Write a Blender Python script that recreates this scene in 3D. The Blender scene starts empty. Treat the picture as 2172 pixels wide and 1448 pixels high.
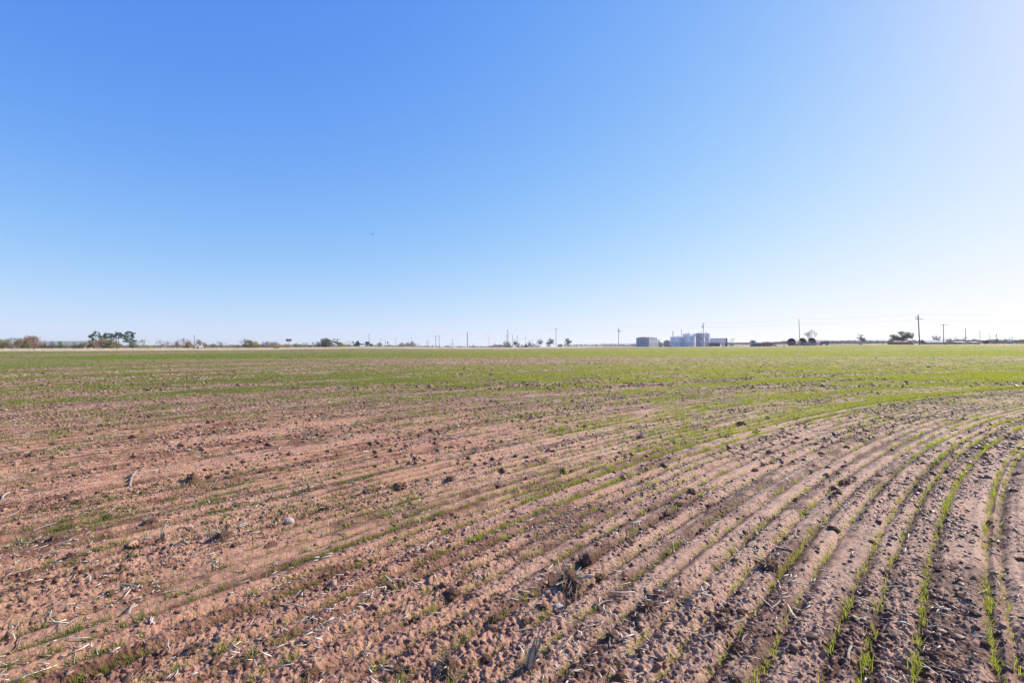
import bpy, bmesh, math, random
import numpy as np
from mathutils import Vector, Matrix, noise as mnoise

random.seed(11)
RNG = np.random.default_rng(7)
R = math.radians
scene = bpy.context.scene
COL = scene.collection

# ------------------------------------------------------------------ camera geometry
F = 1086.0                       # focal length in pixels of the 2172 px wide photograph (18 mm lens)
CAM_H = 1.6
PITCH = math.atan(5.5 / F)
ROLL = math.atan(0.0037)
_r = Vector((1, 0, 0)); _u = Vector((0, -math.sin(PITCH), math.cos(PITCH))); _f = Vector((0, math.cos(PITCH), math.sin(PITCH)))
CR = _r * math.cos(ROLL) - _u * math.sin(ROLL)
CU = _r * math.sin(ROLL) + _u * math.cos(ROLL)
CF = _f


def W(px, py, D):
    """world point seen at photo pixel (px, py) at depth y = D"""
    d = CR * ((px - 1086) / F) + CU * ((724 - py) / F) + CF
    d = d * (D / d.y)
    return Vector((d.x, d.y, d.z + CAM_H))


def sstep(a, b, x):
    t = np.clip((x - a) / (b - a), 0, 1)
    return t * t * (3 - 2 * t)


# ------------------------------------------------------------------ terrain
_TPX = np.array([-400, 0, 500, 750, 1075, 1350, 1440, 1600, 1680, 1850, 1949, 2172, 2600], float)
_TZ = np.array([.3, .3, -.02, .25, -.4, -.14, -.03, -.07, .31, .8, .69, .6, .6], float)
_EPX = np.array([-400, 0, 500, 750, 1075, 1350, 1440, 1600, 1680, 1850, 1949, 2172, 2600], float)
_ED = np.array([128, 132, 160, 175, 212, 240, 215, 195, 188, 172, 170, 165, 160], float)


def gz(x, y):
    x = np.asarray(x, float); y = np.asarray(y, float)
    px = 1086 + F * x / np.maximum(y, 1.0)
    return np.interp(px, _TPX, _TZ) * sstep(55, 180, y) - .0125 * np.maximum(y - 325, 0) * (1 - sstep(1230, 1500, px))


def gz1(x, y):
    return float(gz(x, y))


def field_edge(x, y):
    px = 1086 + F * x / np.maximum(y, 1.0)
    return np.interp(px, _EPX, _ED)


def perlin(x, y, seed=0):
    x = np.asarray(x, float); y = np.asarray(y, float)
    xi = np.floor(x).astype(np.int64); yi = np.floor(y).astype(np.int64)
    xf = x - xi; yf = y - yi

    def grad(ix, iy, dx, dy):
        h = (ix * 374761393 + iy * 668265263 + seed * 1274126177) & 0xffffffff
        h = ((h ^ (h >> 13)) * 1103515245) & 0xffffffff
        h = (h ^ (h >> 16)) & 0xffff
        a = h * (2 * math.pi / 65536.0)
        return np.cos(a) * dx + np.sin(a) * dy
    u = xf ** 3 * (xf * (xf * 6 - 15) + 10); v = yf ** 3 * (yf * (yf * 6 - 15) + 10)
    n00 = grad(xi, yi, xf, yf); n10 = grad(xi + 1, yi, xf - 1, yf)
    n01 = grad(xi, yi + 1, xf, yf - 1); n11 = grad(xi + 1, yi + 1, xf - 1, yf - 1)
    return ((n00 * (1 - u) + n10 * u) * (1 - v) + (n01 * (1 - u) + n11 * u) * v) * 1.45


# drill rows: concentric arcs about the pivot point
CX, CY = 35.2, -25.3
_rows = [42.95, 43.03, 43.33, 43.53, 43.68, 43.92, 44.10]
r0 = 42.95
while r0 > 2:
    r0 -= 0.19; _rows.append(r0)
r0 = 44.10
k_ = 0
while r0 < 330:
    k_ += 1
    r0 += 0.19 if k_ % 12 else 0.29
    _rows.append(r0)
ROWS = np.sort(np.array(_rows))


def ring(x, y):
    r = np.hypot(x - CX, y - CY)
    s = np.arctan2(y - CY, CX - x) * 45.0
    return r, s


def nearest_row(r):
    i = np.clip(np.searchsorted(ROWS, r), 1, len(ROWS) - 1)
    a = ROWS[i - 1]; b = ROWS[i]
    return np.where(np.abs(r - a) < np.abs(r - b), a, b)


def roughness(x, y, r, s):
    """0 = smooth crusted soil, 1 = cloddy strip"""
    n = 0.5 + 0.75 * perlin(r * 1.6, s * 0.09, 21) + 0.5 * perlin(x * .9, y * .9, 22)
    z = np.where(r < 45.9, 0.42, 0.40)
    return np.clip(n * 0.75 + z - 0.25, 0, 1)


def moisture_shade(x, y, r, s):
    d = r - nearest_row(r)
    n = .9 * perlin(r * 6.2, s * 0.30, 31) + .4 * perlin(x * 1.3, y * 1.3, 32) + .4 * perlin(x * 4.5, y * 4.5, 34)
    strip = np.exp(-((d + 0.025) / 0.040) ** 2)  # darker along each furrow: damp soil plus painted furrow shade
    m = sstep(-0.2, 0.6, n) * 0.8 + strip * sstep(-0.6, 0.25, perlin(r * 3.1, s * 0.35, 33)) * 0.95
    return np.clip(m, 0, 1)


def micro(x, y):
    """small relief of the ploughed soil, faded where the sheet is too coarse to carry it"""
    D = np.maximum(y, 1.2)
    dy = D * D / 1738.0 * np.where(D > 5.8, 0.9, 1.6)
    r, s = ring(x, y)

    def lod(lam):
        return sstep(1.2, 3.0, lam / dy)
    d = r - nearest_row(r)
    rg = roughness(x, y, r, s)
    wob = 0.012 * perlin(r * 3, s * 2.2, 1)
    amp = 0.75 + 0.6 * perlin(r * 1.3, s * 0.25, 2)
    gr = np.where(r < 46.05, .85, 1.15)
    lump = np.where(r < 46.05, 1.0, .72)
    wid = 0.026 + .010 * perlin(r * 2.1, s * 1.1, 9)
    h = amp * gr * (-0.036 * np.exp(-((d + wob) / wid) ** 2) + 0.016 * np.exp(-((d - 0.066 + wob) / 0.030) ** 2) + 0.010 * np.exp(-((d + 0.075 + wob) / 0.028) ** 2)) * lod(.17)
    # fine tine scratches that run along the rows
    h += (0.015 * perlin(r * 14, s * 0.35, 10) * lod(.075) + 0.016 * perlin(r * 5.3, s * 0.22, 11) * lod(.18)) * np.where(r < 46.05, .45, 1.0)
    h += 0.010 * perlin(r * 1.1, s * 0.12, 3) * lod(.6)
    h += 0.012 * perlin(x * 2.3, y * 2.3, 4) * lod(.4)
    b = np.abs(perlin(x * 6.5, y * 6.5, 5))
    h += lump * (0.012 * rg) * (b - .25) * lod(.15)
    b2 = np.abs(perlin(x * 15, y * 15, 6))
    h += lump * (0.015 * rg + 0.003) * (.45 - np.abs(b2)) * lod(.066)
    h += lump * (0.018 * rg ** 1.3 + 0.002) * perlin(x * 34, y * 34, 7) * lod(.03)
    h += (0.008 * rg + 0.0015) * perlin(x * 75, y * 75, 8) * lod(.014)
    return h


def ground_z(x, y):
    return gz(x, y) + micro(x, y)


def cover(x, y):
    """share of the soil under wheat, 0..1"""
    D = np.maximum(y, 1.0); u = x / D
    r, s = ring(x, y)
    c = 0.31 + 0.11 * sstep(-0.5, 0.9, u)
    c = c + 0.10 * sstep(14, 45, D) + .12 * sstep(16, 32, D) * sstep(.1, -.4, u) + 0.34 * sstep(55, 115, D) * (.5 + .5 * sstep(-.7, .2, u))
    c = c - 0.07 * sstep(-0.05, -.5, u) * sstep(7, 12, D) * (1 - sstep(28, 40, D))
    bd = .3 + .7 * sstep(6, 22, D)
    c = c + bd * (0.46 * perlin(r * 0.55, s * 0.02, 41) + 0.42 * perlin(r * 0.17, s * .012, 45)) + 0.26 * perlin(x * .31, y * .31, 42) + .2 * perlin(x * 1.1, y * 1.1, 48)
    thin = np.exp(-((np.clip(r, 0, 46.0) - 46.0) / 1e9) ** 2) * (r < 46.05)
    c = np.where(r < 46.05, 0.19 + 0.12 * perlin(x * .6, y * .6, 43) + 0.13 * np.exp(-((r - 43.4) / .75) ** 2), c)
    right = sstep(-0.12, 0.5, u)
    c = c + np.exp(-((r - 46.6) / .34) ** 2) * (0.08 + 0.9 * right)
    c = c + np.exp(-((r - 48.65) / .30) ** 2) * (0.14 + 0.55 * right)
    c = c + np.exp(-((r - 53.0) / .8) ** 2) * (0.5 * right)
    # the blue green strip far left and the bare sandy one behind it
    dl = 43 + (u + 1) * 82
    c = c + 0.75 * np.exp(-((D - dl) / (7 + 14 * (u + 1))) ** 2) * sstep(-.42, -.62, u)
    c = c - 0.28 * np.exp(-((D - dl * 1.55) / (.14 * dl)) ** 2) * sstep(-.3, -.6, u)
    c = c - 0.35 * np.exp(-((D - 96) / 9.0) ** 2) * sstep(0.1, .35, u) * (0.6 + .6 * perlin(x * .03, y * .1, 47))
    c = c - 0.22 * np.exp(-((D - 46) / 7.0) ** 2) * sstep(-.4, -.1, u)
    return np.clip(c, 0, 1)


# ------------------------------------------------------------------ materials
def nodes_of(m):
    m.use_nodes = True
    nt = m.node_tree
    for n in list(nt.nodes):
        nt.nodes.remove(n)
    return nt, nt.nodes, nt.links


_MATS = {}


def mat(name, col, rough=0.8, var=0.25, scale=1.5, metal=0.0, bump=0.0, col2=None, spec=0.3):
    if name in _MATS:
        return _MATS[name]
    m = bpy.data.materials.new(name)
    nt, N, L = nodes_of(m)
    out = N.new('ShaderNodeOutputMaterial'); b = N.new('ShaderNodeBsdfPrincipled')
    b.inputs['Roughness'].default_value = rough; b.inputs['Metallic'].default_value = metal
    b.inputs['Specular IOR Level'].default_value = spec
    tc = N.new('ShaderNodeTexCoord'); no = N.new('ShaderNodeTexNoise')
    no.inputs['Scale'].default_value = scale; no.inputs['Detail'].default_value = 6; no.inputs['Roughness'].default_value = .65
    L.new(tc.outputs['Object'], no.inputs['Vector'])
    rp = N.new('ShaderNodeValToRGB')
    c2 = col2 or tuple(c * (1 - var) for c in col)
    rp.color_ramp.elements[0].position = .35; rp.color_ramp.elements[0].color = (*c2, 1)
    rp.color_ramp.elements[1].position = .65; rp.color_ramp.elements[1].color = (*[min(1, c * (1 + var * .4)) for c in col], 1)
    L.new(no.outputs['Fac'], rp.inputs['Fac']); L.new(rp.outputs['Color'], b.inputs['Base Color'])
    if bump:
        bp = N.new('ShaderNodeBump'); bp.inputs['Strength'].default_value = bump; bp.inputs['Distance'].default_value = .02
        n2 = N.new('ShaderNodeTexNoise'); n2.inputs['Scale'].default_value = scale * 6
        L.new(tc.outputs['Object'], n2.inputs['Vector']); L.new(n2.outputs['Fac'], bp.inputs['Height']); L.new(bp.outputs['Normal'], b.inputs['Normal'])
    L.new(b.outputs['BSDF'], out.inputs['Surface'])
    _MATS[name] = m
    return m


def leafmat(name, ca, cb, trans=0.35, attr=None):
    if name in _MATS:
        return _MATS[name]
    m = bpy.data.materials.new(name)
    nt, N, L = nodes_of(m)
    out = N.new('ShaderNodeOutputMaterial')
    if attr:
        at = N.new('ShaderNodeAttribute'); at.attribute_name = attr; fac = at.outputs['Fac']
    else:
        g = N.new('ShaderNodeNewGeometry'); fac = g.outputs['Random Per Island']
    rp = N.new('ShaderNodeValToRGB')
    rp.color_ramp.elements[0].color = (*ca, 1); rp.color_ramp.elements[1].color = (*cb, 1)
    L.new(fac, rp.inputs['Fac'])
    d = N.new('ShaderNodeBsdfPrincipled'); d.inputs['Roughness'].default_value = .55; d.inputs['Specular IOR Level'].default_value = .25
    L.new(rp.outputs['Color'], d.inputs['Base Color'])
    t = N.new('ShaderNodeBsdfTranslucent'); L.new(rp.outputs['Color'], t.inputs['Color'])
    mx = N.new('ShaderNodeMixShader'); mx.inputs[0].default_value = trans
    L.new(d.outputs[0], mx.inputs[1]); L.new(t.outputs[0], mx.inputs[2]); L.new(mx.outputs[0], out.inputs['Surface'])
    _MATS[name] = m
    return m


def ground_material():
    m = bpy.data.materials.new('ploughed_soil')
    nt, N, L = nodes_of(m)
    out = N.new('ShaderNodeOutputMaterial'); b = N.new('ShaderNodeBsdfPrincipled')
    b.inputs['Roughness'].default_value = .85; b.inputs['Specular IOR Level'].default_value = .25
    L.new(b.outputs[0], out.inputs['Surface'])
    tc = N.new('ShaderNodeTexCoord')

    def attr(n):
        a = N.new('ShaderNodeAttribute'); a.attribute_name = n; return a.outputs['Fac']

    def noise(scale, detail=5, rough=.6, vec=None):
        n = N.new('ShaderNodeTexNoise'); n.inputs['Scale'].default_value = scale; n.inputs['Detail'].default_value = detail
        n.inputs['Roughness'].default_value = rough
        L.new(vec or tc.outputs['Object'], n.inputs['Vector']); return n.outputs['Fac']

    def math_(op, a, bb, clamp=False):
        n = N.new('ShaderNodeMath'); n.operation = op; n.use_clamp = clamp
        for i, v in enumerate((a, bb)):
            if isinstance(v, (int, float)):
                n.inputs[i].default_value = v
            else:
                L.new(v, n.inputs[i])
        return n.outputs[0]

    def maprange(v, a, bb, c=0, d=1):
        n = N.new('ShaderNodeMapRange'); n.inputs[1].default_value = a; n.inputs[2].default_value = bb
        n.inputs[3].default_value = c; n.inputs[4].default_value = d; L.new(v, n.inputs[0]); return n.outputs[0]

    def mix(fac, ca, cb, mode='MIX'):
        n = N.new('ShaderNodeMix'); n.data_type = 'RGBA'; n.blend_type = mode
        if isinstance(fac, (int, float)):
            n.inputs[0].default_value = fac
        else:
            L.new(fac, n.inputs[0])
        for i, c in ((6, ca), (7, cb)):
            if isinstance(c, tuple):
                n.inputs[i].default_value = (*c, 1)
            else:
                L.new(c, n.inputs[i])
        return n.outputs[2]
    tint = attr('tint')
    dry = mix(tint, SOIL_RED, SOIL_PALE)
    wet_shade = mix(tint, SOIL_RED_WET_SHADE, SOIL_PALE_WET_SHADE)
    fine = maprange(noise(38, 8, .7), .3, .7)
    mo = math_('ADD', attr('damp_shade'), maprange(noise(9, 8, .75), .35, .65, -.45, .42), True)
    c = mix(mo, dry, wet_shade)
    spk = mix(maprange(fine, .0, 1., .0, 1.), (.72, .70, .68), (1.16, 1.14, 1.12))
    c = mix(1.0, c, spk, 'MULTIPLY')
    # dark drying cracks
    vo = N.new('ShaderNodeTexVoronoi'); vo.feature = 'DISTANCE_TO_EDGE'; vo.inputs['Scale'].default_value = 8.5
    wv = N.new('ShaderNodeMixRGB'); wv.blend_type = 'ADD'; wv.inputs[0].default_value = .09
    nz = N.new('ShaderNodeTexNoise'); nz.inputs['Scale'].default_value = 14; nz.inputs['Detail'].default_value = 4
    L.new(tc.outputs['Object'], nz.inputs['Vector']); L.new(tc.outputs['Object'], wv.inputs[1]); L.new(nz.outputs['Color'], wv.inputs[2])
    L.new(wv.outputs[0], vo.inputs['Vector'])
    crk = maprange(vo.outputs['Distance'], .0, .034, 1, 0)
    crk = math_('MULTIPLY', crk, maprange(noise(1.7, 2), .48, .60), True)
    crk = math_('MULTIPLY', crk, attr('crack'), True)
    c = mix(math_('MULTIPLY', crk, .9), c, (.035, .018, .012))
    # wheat too fine to be drawn as blades, far out
    gn = math_('ADD', attr('green'), maprange(noise(1.6, 8, .8), .3, .7, -.95, .75), True)
    gcol = mix(tint, GREEN_L, GREEN_R)
    gcol = mix(maprange(noise(2.3, 3), .35, .65), gcol, mix(.5, gcol, (.06, .07, .02)))
    c = mix(math_('MULTIPLY', gn, attr('far')), c, gcol)
    # dry grass margin beyond the field
    dg = mix(maprange(noise(.22, 6, .7), .35, .65), (.62, .47, .33), (.48, .36, .24))
    dg = mix(maprange(noise(.06, 3, .6), .52, .66), dg, (.32, .28, .13))
    c = mix(attr('margin'), c, dg)
    L.new(c, b.inputs['Base Color'])
    bp = N.new('ShaderNodeBump'); bp.inputs['Strength'].default_value = .8; bp.inputs['Distance'].default_value = .016
    v2 = N.new('ShaderNodeTexVoronoi'); v2.inputs['Scale'].default_value = 42; v2.inputs['Randomness'].default_value = 1
    L.new(wv.outputs[0], v2.inputs['Vector'])
    hh = math_('ADD', noise(55, 9, .78), math_('MULTIPLY', crk, -.8))
    hh = math_('ADD', hh, math_('MULTIPLY', math_('MULTIPLY', v2.outputs['Distance'], attr('rough')), -1.3))
    L.new(hh, bp.inputs['Height']); L.new(bp.outputs[0], b.inputs['Normal'])
    return m


SOIL_RED = (.465, .243, .157); SOIL_PALE = (.495, .312, .218)
SOIL_RED_WET_SHADE = (.140, .058, .036); SOIL_PALE_WET_SHADE = (.130, .065, .046)  # damp soil, darkened further to add shadow contrast
GREEN_L = (.18, .20, .085); GREEN_R = (.30, .36, .018)  # duller left, yellower right: front light and backlight put into the colour


# ------------------------------------------------------------------ object helpers
def tag(o, label=None, cat=None, group=None, kind=None):
    if label: o['label'] = label
    if cat: o['category'] = cat
    if group: o['group'] = group
    if kind: o['kind'] = kind
    return o


def empty(name, loc, rz=0.0, label=None, cat=None, group=None):
    o = bpy.data.objects.new(name, None); COL.objects.link(o)
    o.empty_display_size = .3
    o.location = loc; o.rotation_euler = (0, 0, rz)
    return tag(o, label, cat, group)


def np_mesh(name, verts, tris, material, attrs=None, quads=None, smooth=False, parent=None):
    me = bpy.data.meshes.new(name)
    verts = np.ascontiguousarray(verts, dtype=np.float32)
    me.vertices.add(len(verts)); me.vertices.foreach_set('co', verts.ravel())
    fl = []; starts = []; n0 = 0
    if tris is not None and len(tris):
        t = np.ascontiguousarray(tris, dtype=np.int32); fl.append(t.ravel()); starts.append(np.arange(len(t), dtype=np.int32) * 3); n0 = t.size
    if quads is not None and len(quads):
        q = np.ascontiguousarray(quads, dtype=np.int32); fl.append(q.ravel()); starts.append(n0 + np.arange(len(q), dtype=np.int32) * 4)
    fl = np.concatenate(fl); st = np.concatenate(starts)
    me.loops.add(len(fl)); me.loops.foreach_set('vertex_index', fl)
    me.polygons.add(len(st)); me.polygons.foreach_set('loop_start', st)
    if smooth:
        me.polygons.foreach_set('use_smooth', np.ones(len(st), dtype=bool))
    me.update(calc_edges=True)
    for k, v in (attrs or {}).items():
        a = me.attributes.new(k, 'FLOAT', 'POINT'); a.data.foreach_set('value', np.ascontiguousarray(v, dtype=np.float32))
    me.materials.append(material)
    o = bpy.data.objects.new(name, me); COL.objects.link(o)
    if parent: o.parent = parent
    return o


class MB:
    """collects simple solids, then links them as one mesh object"""

    def __init__(self):
        self.v = []; self.f = []

    def add(self, vs, fs):
        n = len(self.v)
        self.v += [tuple(p) for p in vs]; self.f += [tuple(i + n for i in q) for q in fs]
        return self

    def box(self, x0, x1, y0, y1, z0, z1):
        vs = [(x0, y0, z0), (x1, y0, z0), (x1, y1, z0), (x0, y1, z0), (x0, y0, z1), (x1, y0, z1), (x1, y1, z1), (x0, y1, z1)]
        return self.add(vs, [(0, 3, 2, 1), (4, 5, 6, 7), (0, 1, 5, 4), (1, 2, 6, 5), (2, 3, 7, 6), (3, 0, 4, 7)])

    def tube(self, p0, p1, r0_, r1_=None, n=8, caps=True):
        p0 = Vector(p0); p1 = Vector(p1); r1_ = r0_ if r1_ is None else r1_
        d = (p1 - p0).normalized()
        a = d.orthogonal().normalized(); b = d.cross(a)
        vs = []
        for p, rr in ((p0, r0_), (p1, r1_)):
            for i in range(n):
                t = 2 * math.pi * i / n
                vs.append(p + (a * math.cos(t) + b * math.sin(t)) * rr)
        fs = [(i, (i + 1) % n, n + (i + 1) % n, n + i) for i in range(n)]
        if caps: fs += [tuple(range(n))[::-1], tuple(range(n, 2 * n))]
        return self.add(vs, fs)

    def path(self, pts, r0_, r1_, n=6):
        for i in range(len(pts) - 1):
            a = r0_ + (r1_ - r0_) * i / (len(pts) - 1); b = r0_ + (r1_ - r0_) * (i + 1) / (len(pts) - 1)
            self.tube(pts[i], pts[i + 1], a, b, n)
        return self

    def lathe(self, prof, n=32, c=(0, 0, 0)):
        """surface of revolution about z through c; prof = [(r, z)...]"""
        vs = []; fs = []
        for (rr, z) in prof:
            for i in range(n):
                t = 2 * math.pi * i / n
                vs.append((c[0] + rr * math.cos(t), c[1] + rr * math.sin(t), c[2] + z))
        for j in range(len(prof) - 1):
            for i in range(n):
                fs.append((j * n + i, j * n + (i + 1) % n, (j + 1) * n + (i + 1) % n, (j + 1) * n + i))
        return self.add(vs, fs)

    def prism(self, poly, y0, y1):
        """polygon in x,z extruded along y"""
        n = len(poly)
        vs = [(x, y0, z) for x, z in poly] + [(x, y1, z) for x, z in poly]
        fs = [tuple(range(n)), tuple(range(n, 2 * n))[::-1]] + [(i, n + i, n + (i + 1) % n, (i + 1) % n) for i in range(n)]
        return self.add(vs, fs)

    def build(self, name, m, parent=None, smooth=False, bevel=0.0):
        me = bpy.data.meshes.new(name)
        me.from_pydata(self.v, [], self.f); me.update()
        bm = bmesh.new(); bm.from_mesh(me); bmesh.ops.recalc_face_normals(bm, faces=bm.faces)
        bm.to_mesh(me); bm.free()
        if smooth:
            for p in me.polygons: p.use_smooth = True
        me.materials.append(m)
        o = bpy.data.objects.new(name, me); COL.objects.link(o)
        if parent: o.parent = parent
        if bevel:
            md = o.modifiers.new('bevel', 'BEVEL'); md.width = bevel; md.segments = 2; md.limit_method = 'ANGLE'
        return o


# ------------------------------------------------------------------ sun, sky, camera
SUN_AZ = R(65)          # clockwise from the view direction
SUN_EL = R(33)


def make_world():
    w = bpy.data.worlds.new('World'); scene.world = w; w.use_nodes = True
    nt = w.node_tree
    bg = nt.nodes['Background']
    sk = nt.nodes.new('ShaderNodeTexSky'); sk.sky_type = 'NISHITA'; sk.sun_disc = False
    sk.sun_elevation = SUN_EL; sk.sun_rotation = SUN_AZ
    sk.altitude = 300; sk.air_density = SKY_AIR; sk.dust_density = SKY_DUST; sk.ozone_density = SKY_OZONE
    L = nt.links.new
    # lift the look-up a little off the horizon: the air is clean and the brown band of the model is not there
    tc = nt.nodes.new('ShaderNodeTexCoord'); mp = nt.nodes.new('ShaderNodeMapping')
    mp.inputs['Location'].default_value = (0, 0, .04)
    L(tc.outputs['Generated'], mp.inputs['Vector']); L(mp.outputs[0], sk.inputs['Vector'])
    sp = nt.nodes.new('ShaderNodeSeparateColor'); cb = nt.nodes.new('ShaderNodeCombineColor')
    L(sk.outputs[0], sp.inputs[0])
    for i, (gain, p) in enumerate(SKY_GRADE):
        # film-like shoulder: 1 - exp(-gain * x ** p), so the bright side of the sky does not clip
        n_ = []
        for op, v in (('MULTIPLY', .1), ('POWER', p), ('MULTIPLY', -gain), ('EXPONENT', None), ('MULTIPLY', -10.0), ('ADD', 10.0)):
            m_ = nt.nodes.new('ShaderNodeMath'); m_.operation = op
            if v is not None: m_.inputs[1].default_value = v
            if n_: L(n_[-1].outputs[0], m_.inputs[0])
            n_.append(m_)
        L(sp.outputs[i], n_[0].inputs[0]); L(n_[-1].outputs[0], cb.inputs[i])
    L(cb.outputs[0], bg.inputs['Color'])
    bg.inputs['Strength'].default_value = SKY_STR
    s = bpy.data.lights.new('sun', 'SUN'); s.energy = SUN_STR; s.angle = R(.53); s.color = (1.0, .94, .84)
    so = bpy.data.objects.new('sun', s); COL.objects.link(so)
    d = Vector((math.sin(SUN_AZ) * math.cos(SUN_EL), math.cos(SUN_AZ) * math.cos(SUN_EL), math.sin(SUN_EL)))
    so.rotation_euler = d.to_track_quat('Z', 'Y').to_euler(); so.location = (60, 30, 60)


SKY_AIR, SKY_DUST, SKY_OZONE = 1.0, 0.5, 2.5
SKY_GRADE = ((3.9, 1.5), (3.06, 1.19), (5.15, .84)); SKY_STR = 0.067
SUN_STR = 5.0
make_world()
cam = bpy.data.cameras.new('camera'); cam.sensor_width = 36; cam.lens = 18.0; cam.clip_end = 20000; cam.clip_start = .05
co = bpy.data.objects.new('camera', cam); COL.objects.link(co); scene.camera = co
M = Matrix((CR, CU, -CF)).transposed().to_4x4(); M.translation = Vector((0, 0, CAM_H)); co.matrix_world = M
scene.view_settings.view_transform = 'Standard'; scene.view_settings.look = 'None'
scene.view_settings.gamma = 1; scene.view_settings.use_curve_mapping = False
scene.view_settings.exposure = 0.6
scene.cycles.max_bounces = 6; scene.cycles.transparent_max_bounces = 12
scene.cycles.volume_bounces = 0

# ------------------------------------------------------------------ the ground sheet
o = [np.arange(1500, 740, -7.0), np.arange(740, 300, -1.6), np.arange(300, 40, -.85), np.arange(40, 6.2, -.5)]
ys = 1738.0 / np.concatenate(o)
ys = np.concatenate([[-60, -8, -1, .4], ys, np.geomspace(ys[-1] * 1.02, 7000, 46)])
us = np.concatenate([np.arange(-1.6, -1.06, .012), np.arange(-1.06, 1.06, .00178), np.arange(1.06, 1.61, .012)])
YY, UU = np.meshgrid(ys, us, indexing='ij')
XX = UU * np.where(YY < 1.16, 1.16 + (1.16 - YY) * 1.2, YY)
Yc = np.maximum(YY, 1.16)
ZZ = gz(XX, Yc) + np.where(YY > 260, 0, 1) * micro(XX, YY)
ny, nx = YY.shape
idx = np.arange(ny * nx).reshape(ny, nx)
quads = np.stack([idx[:-1, :-1], idx[:-1, 1:], idx[1:, 1:], idx[1:, :-1]], -1).reshape(-1, 4)
rr, ss = ring(XX, YY)
uu = XX / np.maximum(Yc, 1)
edge = field_edge(XX, Yc)
marg = sstep(-1.5, 1.5, YY - edge + 2.5 * perlin(XX * .12, YY * .12, 51))
tint = np.clip(sstep(-0.45, 0.55, uu) + .25 * perlin(XX * .08, YY * .08, 52), 0, 1)  # soil pales towards the right: sun sheen partly painted into the colour
tint = np.clip(tint + .25 * (rr < 46) * (uu > 0), 0, 1)
tint = np.clip(tint * .75 + .12 + .35 * perlin(rr * .45, ss * .03, 53) + .15 * perlin(XX * .4, YY * .4, 54), 0, 1)
attrs = dict(rough=roughness(XX, YY, rr, ss) * (1 - sstep(10, 30, YY)), damp_shade=moisture_shade(XX, YY, rr, ss) * (1 - sstep(40, 110, YY)) + .45 * sstep(40, 110, YY), tint=tint,
             crack=(1 - roughness(XX, YY, rr, ss)) * (1 - sstep(9, 16, YY)),
             green=cover(XX, Yc), far=sstep(16, 70, YY) * .75, margin=marg)
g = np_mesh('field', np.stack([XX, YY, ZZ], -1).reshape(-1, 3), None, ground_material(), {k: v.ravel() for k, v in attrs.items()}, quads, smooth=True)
tag(g, kind='structure')
del XX, YY, ZZ, rr, ss, attrs, quads, idx, UU

# ------------------------------------------------------------------ wheat seedlings
wheat_mat = leafmat('wheat_leaf', (.12, .19, .035), (.48, .52, .035), .5, attr='tone')
_wn = wheat_mat.node_tree.nodes
for n_ in _wn:
    if n_.type == 'VALTORGB':
        e = n_.color_ramp.elements.new(.93); e.color = (.52, .54, .05, 1)
        n_.color_ramp.elements[2].color = (.55, .48, .22, 1)


def blades(bx, by, bz, az, lean, ln, wd, tone, levels):
    """curved grass blades; returns verts, tris, tone"""
    n = len(bx)
    dx, dy = np.cos(az), np.sin(az)
    tw = RNG.uniform(-.9, .9, n)
    sx, sy = -np.sin(az + tw), np.cos(az + tw)
    ts = np.linspace(0, 1, levels + 1)
    V = []
    for i, t in enumerate(ts):
        ang = lean * (0.35 + 1.1 * t)
        hx = ln * t * np.sin(ang); hz = ln * t * np.cos(ang)
        cx, cy, cz = bx + dx * hx, by + dy * hx, bz + hz
        w = wd * (1 - t) ** .6 * (0.75 if i == 0 else 1.0)
        if i < levels:
            V.append(np.stack([cx - sx * w / 2, cy - sy * w / 2, cz], -1)); V.append(np.stack([cx + sx * w / 2, cy + sy * w / 2, cz], -1))
        else:
            V.append(np.stack([cx, cy, cz], -1))
    nv = 2 * levels + 1
    V = np.stack(V, 1).reshape(-1, 3)
    base = np.arange(n)[:, None] * nv
    T = []
    for i in range(levels - 1):
        a = 2 * i
        T += [[a, a + 1, a + 3], [a, a + 3, a + 2]]
    a = 2 * (levels - 1)
    T.append([a, a + 1, a + 2])
    T = (base[:, None, :] + np.array(T)[None]).reshape(-1, 3)
    return V, T, np.repeat(tone, nv)


def row_points(n, dmin, dmax, screen=False, pw=1.0):
    u = RNG.uniform(-1.12, 1.12, n)
    if screen:
        y = 1738.0 / RNG.uniform(1738.0 / dmax, 1738.0 / dmin, n)
    else:
        y = np.sqrt(RNG.uniform(dmin ** 2, dmax ** 2, n))
    x = u * y
    r, s = ring(x, y)
    rn = nearest_row(r)
    r2 = rn + RNG.normal(0, .011, n) + .012 * perlin(rn * 3, s * 2.2, 1)
    x = CX + (x - CX) * r2 / r; y = CY + (y - CY) * r2 / r
    c = cover(x, y)
    in_ = r < 46.05
    clump = np.where(in_, .5, .25) + np.where(in_, .9, 1.5) * perlin(rn * 37.7, s * 2.2, 61) + .6 * perlin(rn * 17.3, s * 6.0, 62)
    skip = perlin(rn * 51.3, s * .25, 63) * .5
    p = np.clip(c * 2.4 * np.clip(clump + skip + (c - .30) * 1.5, 0.26, 1.8), 0, 1) ** pw
    p = p * np.where((r < 46.05) & (y < 9), .72, 1.0)
    keep = (RNG.uniform(0, 1, n) < p) & (y > 1.7) & (y < field_edge(x, y) - 1)
    tx, ty = -(y - CY) / r2, (x - CX) / r2
    return x[keep], y[keep], c[keep], np.stack([tx, ty], -1)[keep], rn[keep], s[keep]


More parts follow.
